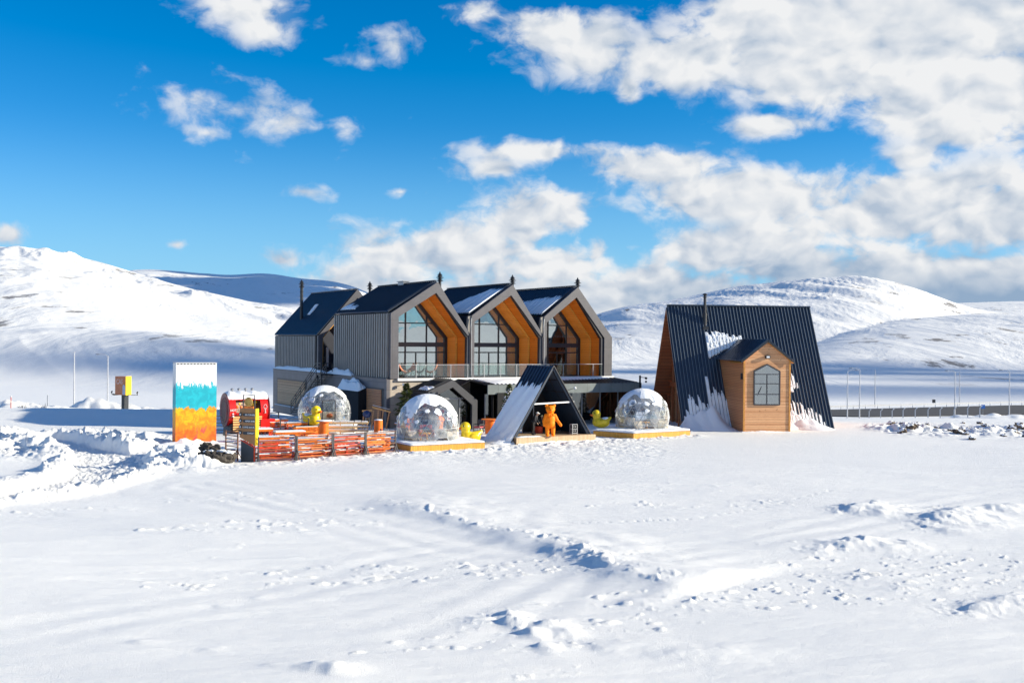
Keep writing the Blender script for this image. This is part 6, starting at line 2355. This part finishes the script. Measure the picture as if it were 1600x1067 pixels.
# ================================================================ billboard, lamps, guard rail, posts, stones
bz = gz(*tuple(at(192, 640, 150))[:2])
bp = at(192.5, 640, 150)
zt = at(192, 588, 150).z; zb_ = at(192, 617, 150).z
t = thing('roadside_sign', 'square copper and yellow sign box on a thick dark pole with four flood arms', 'sign', (bp.x, 150, bz - .3), R(-20))
o0 = bz - .3
b = MB(); b.beam((.05, .3, 0), (.05, .3, zb_ - o0), .95 * .9, .5); b.build('pole', M['dark'], t)
b = MB(); b.box(-1.15, .62, -.3, .85, zb_ - o0, zt - o0); b.build('face', M['sign_copper'], t)
b = MB(); b.box(.622, .66, -.3, .85, zb_ - o0 - .02, zt - o0 + .01); b.build('side', M['yellow'], t)
zc_ = zt - o0
text_mesh('lettering', 'CAS', .95, plain('pale sign letters', (.55, .42, .42), .5), t, Matrix.Translation((-.42, -.31, zc_ - .75)) @ Matrix.Rotation(R(90), 4, 'X'), .01, 'CENTER', .62)
b = MB(); vs = [(.12, zb_ - o0 + .05), (.12, zb_ - o0 + 1.1)] + [(.34 - .22 * math.cos(a), zb_ - o0 + 1.1 + .35 * math.sin(a)) for a in [i * math.pi / 6 for i in range(1, 6)]] + [(.56, zb_ - o0 + 1.1), (.56, zb_ - o0 + .05)]
b.prism(vs, -.33, -.305); b.build('window_mark', plain('pale blue mark', (.38, .42, .58), .5), t)
b = MB(); b.beam((-2.1, .2, zb_ - o0 + .02), (2.2, .2, zb_ - o0 + .02), .06)
for x in (-2.1, 2.2): b.beam((x, .2, zb_ - o0), (x, .2, zb_ - o0 + .25), .06); b.beam((x - .1, .2, zb_ - o0 + .25), (x + .12, .1, zb_ - o0 + .48), .14)
b.beam((-.8, .2, zb_ - o0), (-.8, -.9, zb_ - o0), .06); b.box(-.95, -.65, -1.05, -.85, zb_ - o0, zb_ - o0 + .2)
b.build('flood_arm', M['dark'], t)


def street_lamp(label, px, Y, pytop, arm=1, leanpx=0):
    base = at(px, 640, Y); z0 = gz(base.x, Y) - .3
    top = at(px, pytop, Y).z
    t = thing('street_lamp', label, 'street lamp', (base.x, Y, z0), 0, 'street lamps along the road')
    h = top - z0
    b = MB(); b.tube([(0, 0, 0), (0, 0, h * .5), (0, 0, h)], [.15, .12, .08], 8); b.build('pole', M['steel_lt'], t)
    if arm:
        b = MB(); b.tube([(0, 0, h - .1), (arm * .5, 0, h + .25), (arm * 1.6, 0, h + .3)], [.07, .06, .05], 6)
        b.build('arm', M['steel_lt'], t)
        b = MB(); b.ball((arm * 1.9, 0, h + .27), (.5, .16, .09), 10, 6); b.build('lamp_head', M['steel'], t, smooth=True)
    return t


street_lamp('street lamp with its arm to the right, closest to the A-frame house', 1324, 236, 580, 1)
street_lamp('street lamp with its arm to the left, second from the A-frame house', 1343, 238, 577, -1)
street_lamp('bare street lamp mast on the far road edge past the two arched lamps', 1367, 283, 578, 0)
street_lamp('street lamp with a left arm on the near road edge, beside the bare mast', 1492, 240, 581, -1)
street_lamp('bare street lamp mast beside the guard rail beyond the middle lamp', 1499, 296, 581, 0)
street_lamp('street lamp rising from the snow at the far right of the road', 1577, 240, 580, -1)
street_lamp('thin street lamp mast on the far left beyond the snow bank', 115.5, 190, 550, 0)
street_lamp('thin street lamp with a dark head just left of the sign box', 168, 205, 556, -1)

# guard rail on the far side of the road
rail = thing('guard_rail', 'long steel guard rail along the far edge of the road', 'guard rail', (50, 268, ROADZ + .15))
b = MB(); pts = [(-2, 267.6), (78, 267.6), (125, 290.6), (220, 335), (320, 381)]
for a, c in zip(pts[:-1], pts[1:]): b.beam((a[0] - 50, a[1] - 268, .72), (c[0] - 50, c[1] - 268, .72), .08, .36)
b.build('beam', M['steel_lt'], rail)
b = MB()
for a, c in zip(pts[:-1], pts[1:]):
    L = math.hypot(c[0] - a[0], c[1] - a[1]); k = int(L / 4)
    for i in range(k):
        x = a[0] + (c[0] - a[0]) * i / k - 50; y = a[1] + (c[1] - a[1]) * i / k - 268 + .2
        b.beam((x, y, -.2), (x, y, .95), .12)
o = b.build('rail_posts', M['steel_lt'], rail); o['kind'] = 'stuff'
# concrete fence posts with bent tops
first = None
for i, px in enumerate((1358, 1376, 1394, 1411, 1430, 1450, 1469, 1491, 1512, 1531)):
    Y = 212 - i * 3.6
    p = at(px, 650, Y); z0 = gz(p.x, Y) - .15
    if first is None:
        first = thing('fence_post', 'concrete fence post with a bent top in the snow before the road', 'fence post', (p.x, Y, z0), 0, 'row of concrete fence posts')
        b = MB(); b.beam((0, 0, 0), (0, 0, 1.75), .14); b.beam((0, 0, 1.72), (.28, 0, 2.05), .12); b.build('post', M['steel_lt'], first)
        b = MB(); b.box(.16, .42, -.06, .06, 2.05, 2.12); b.build('snow_cap', M['snow'], first)
        cur_ = first
    else:
        cur_ = copy_tree(first); cur_.location = (p.x, Y, z0)
    cur_['label'] = 'concrete fence post with a bent top, %s from the A-frame house' % ('nearest', 'second', 'third', 'fourth', 'fifth', 'sixth', 'seventh', 'eighth', 'ninth', 'tenth and farthest')[i]
# small signs by the road
for px, py, Y, m, lb in ((1459, 628, 296, 'dark', 'small dark road sign seen from behind beyond the guard rail'), (1536, 637, 246, 'signblue', 'small blue road sign standing against the dark road')):
    if m == 'signblue': M[m] = plain('sign blue', (.02, .12, .42), .4)
    p = at(px, py, Y); z0 = gz(p.x, Y) - .2
    t = thing('road_sign', lb, 'road sign', (p.x, Y, z0), 0)
    b = MB(); b.beam((0, 0, 0), (0, 0, p.z - z0), .08); b.build('pole', M['steel'], t)
    b = MB(); b.box(-.45, .45, -.06, -.02, p.z - z0 - .2, p.z - z0 + .7); b.build('plate', M[m], t)
# mast on the left bank
for px, Y, ht, lb in ((17, 128, 1.9, 'thin red marker stake in the snow at the far left'), (74, 160, 2.6, 'thin grey marker stake on the rubble heap at the left')):
    p = at(px, 640, Y); z0 = gz(p.x, Y) - .1
    t = thing('marker_stake', lb, 'stake', (p.x, Y, z0), 0)
    b = MB(); b.beam((0, 0, 0), (0, 0, ht), .07); b.build('rod', M['red_w'] if px < 50 else M['steel'], t)
    b = MB(); b.box(-.06, .06, -.045, .045, ht, ht + .16); b.build('cap', M['white'], t)

# stones lying in the dug snow on the right
b = MB(); lump(b, (0, 0, 0), (.5, .42, .34), 3, 14, 9, .28)
stone = thing('field_stone', 'brown field stone half buried in dug snow right of the house', 'stone', (0, 0, 0), 0, 'stones in the dug snow')
b.build('stone', M['stone'], stone)
b = MB(); lump(b, (0.02, 0, .22), (.46, .38, .16), 4, 12, 7, .2); b.build('snow_cap', M['snow'], stone)
rnd = random.Random(21); k = 0
while k < 70:
    px = rnd.uniform(1385, 1680); Y = rnd.gauss(93, 4.0)
    p = at(px, 660, Y)
    if p.x < 31: continue
    z = gz(p.x, Y)
    s_ = rnd.uniform(.35, 1.0)
    o = stone if k == 0 else copy_tree(stone)
    o.location = (p.x, Y, z + .02 * s_); o.rotation_euler = (rnd.uniform(-.3, .3), rnd.uniform(-.3, .3), rnd.uniform(0, 6.28)); o.scale = (s_, s_, s_ * rnd.uniform(.6, 1.1))
    k += 1
# dry stalks on the far left edge
rnd = random.Random(3)
for px, Y, lb in ((35, 112, 'dry stalks poking out of the snow at the left edge'), (69, 113, 'dry brown stalks beside the thin lamp mast')):
    p = at(px, 655, Y); z0 = gz(p.x, Y)
    t = thing('dry_shrub', lb, 'shrub', (p.x, Y, z0), 0, 'dry shrubs on the bank')
    b = MB()
    for i in range(22):
        a = rnd.uniform(0, 6.28); r_ = rnd.uniform(.1, .7); hh = rnd.uniform(.4, 1.2)
        b.tube([(0.1 * math.cos(a), .1 * math.sin(a), -.1), (r_ * .5 * math.cos(a), r_ * .5 * math.sin(a), hh * .6), (r_ * math.cos(a), r_ * math.sin(a), hh)], [.02, .015, .006], 4)
    b.build('stalks', plain('dry stalk', (.28, .16, .08), .9), t)

# unseen cloud bank off to the right, added to shade the far left hills
b = MB(); rnd = random.Random(9)
vs, fs, es = ico(2)
for i in range(30):
    c = Vector((rnd.uniform(4900, 6300), rnd.uniform(2000, 4900), 2500 + rnd.uniform(-60, 60)))
    r = Vector((rnd.uniform(180, 340), rnd.uniform(240, 420), rnd.uniform(60, 110)))
    b.add([(c.x + v.x * r.x, c.y + v.y * r.y, c.z + v.z * r.z) for v in vs], fs)
M['cloud'] = plain('cloud white', (.85, .86, .88), 1.0, 0, .02, .001)
cl = b.build('shade_cloud_bank', M['cloud'], None, smooth=True)
tag(cl, 'unseen white cloud bank added to shade the far hills', 'cloud', None, 'stuff')
# unseen puffs out of view, added to half shade the valley floor
b = MB(); vs, fs, es = ico(1)
for i in range(48):
    c = Vector((7280 + rnd.uniform(20, 470), -381 + rnd.uniform(360, 900), 2500 + rnd.uniform(-30, 30)))
    r = rnd.uniform(30, 44)
    if i % 3 == 2: c = Vector((rnd.uniform(7070, 7175), rnd.uniform(110, 300), 2500))
    b.add([(c.x + v.x * r * 1.2, c.y + v.y * r * 1.2, c.z + v.z * r * .6) for v in vs], fs)
cl = b.build('shade_puffs', M['cloud'], None, smooth=True)
tag(cl, 'unseen small clouds added to half shade the valley', 'cloud', None, 'stuff')
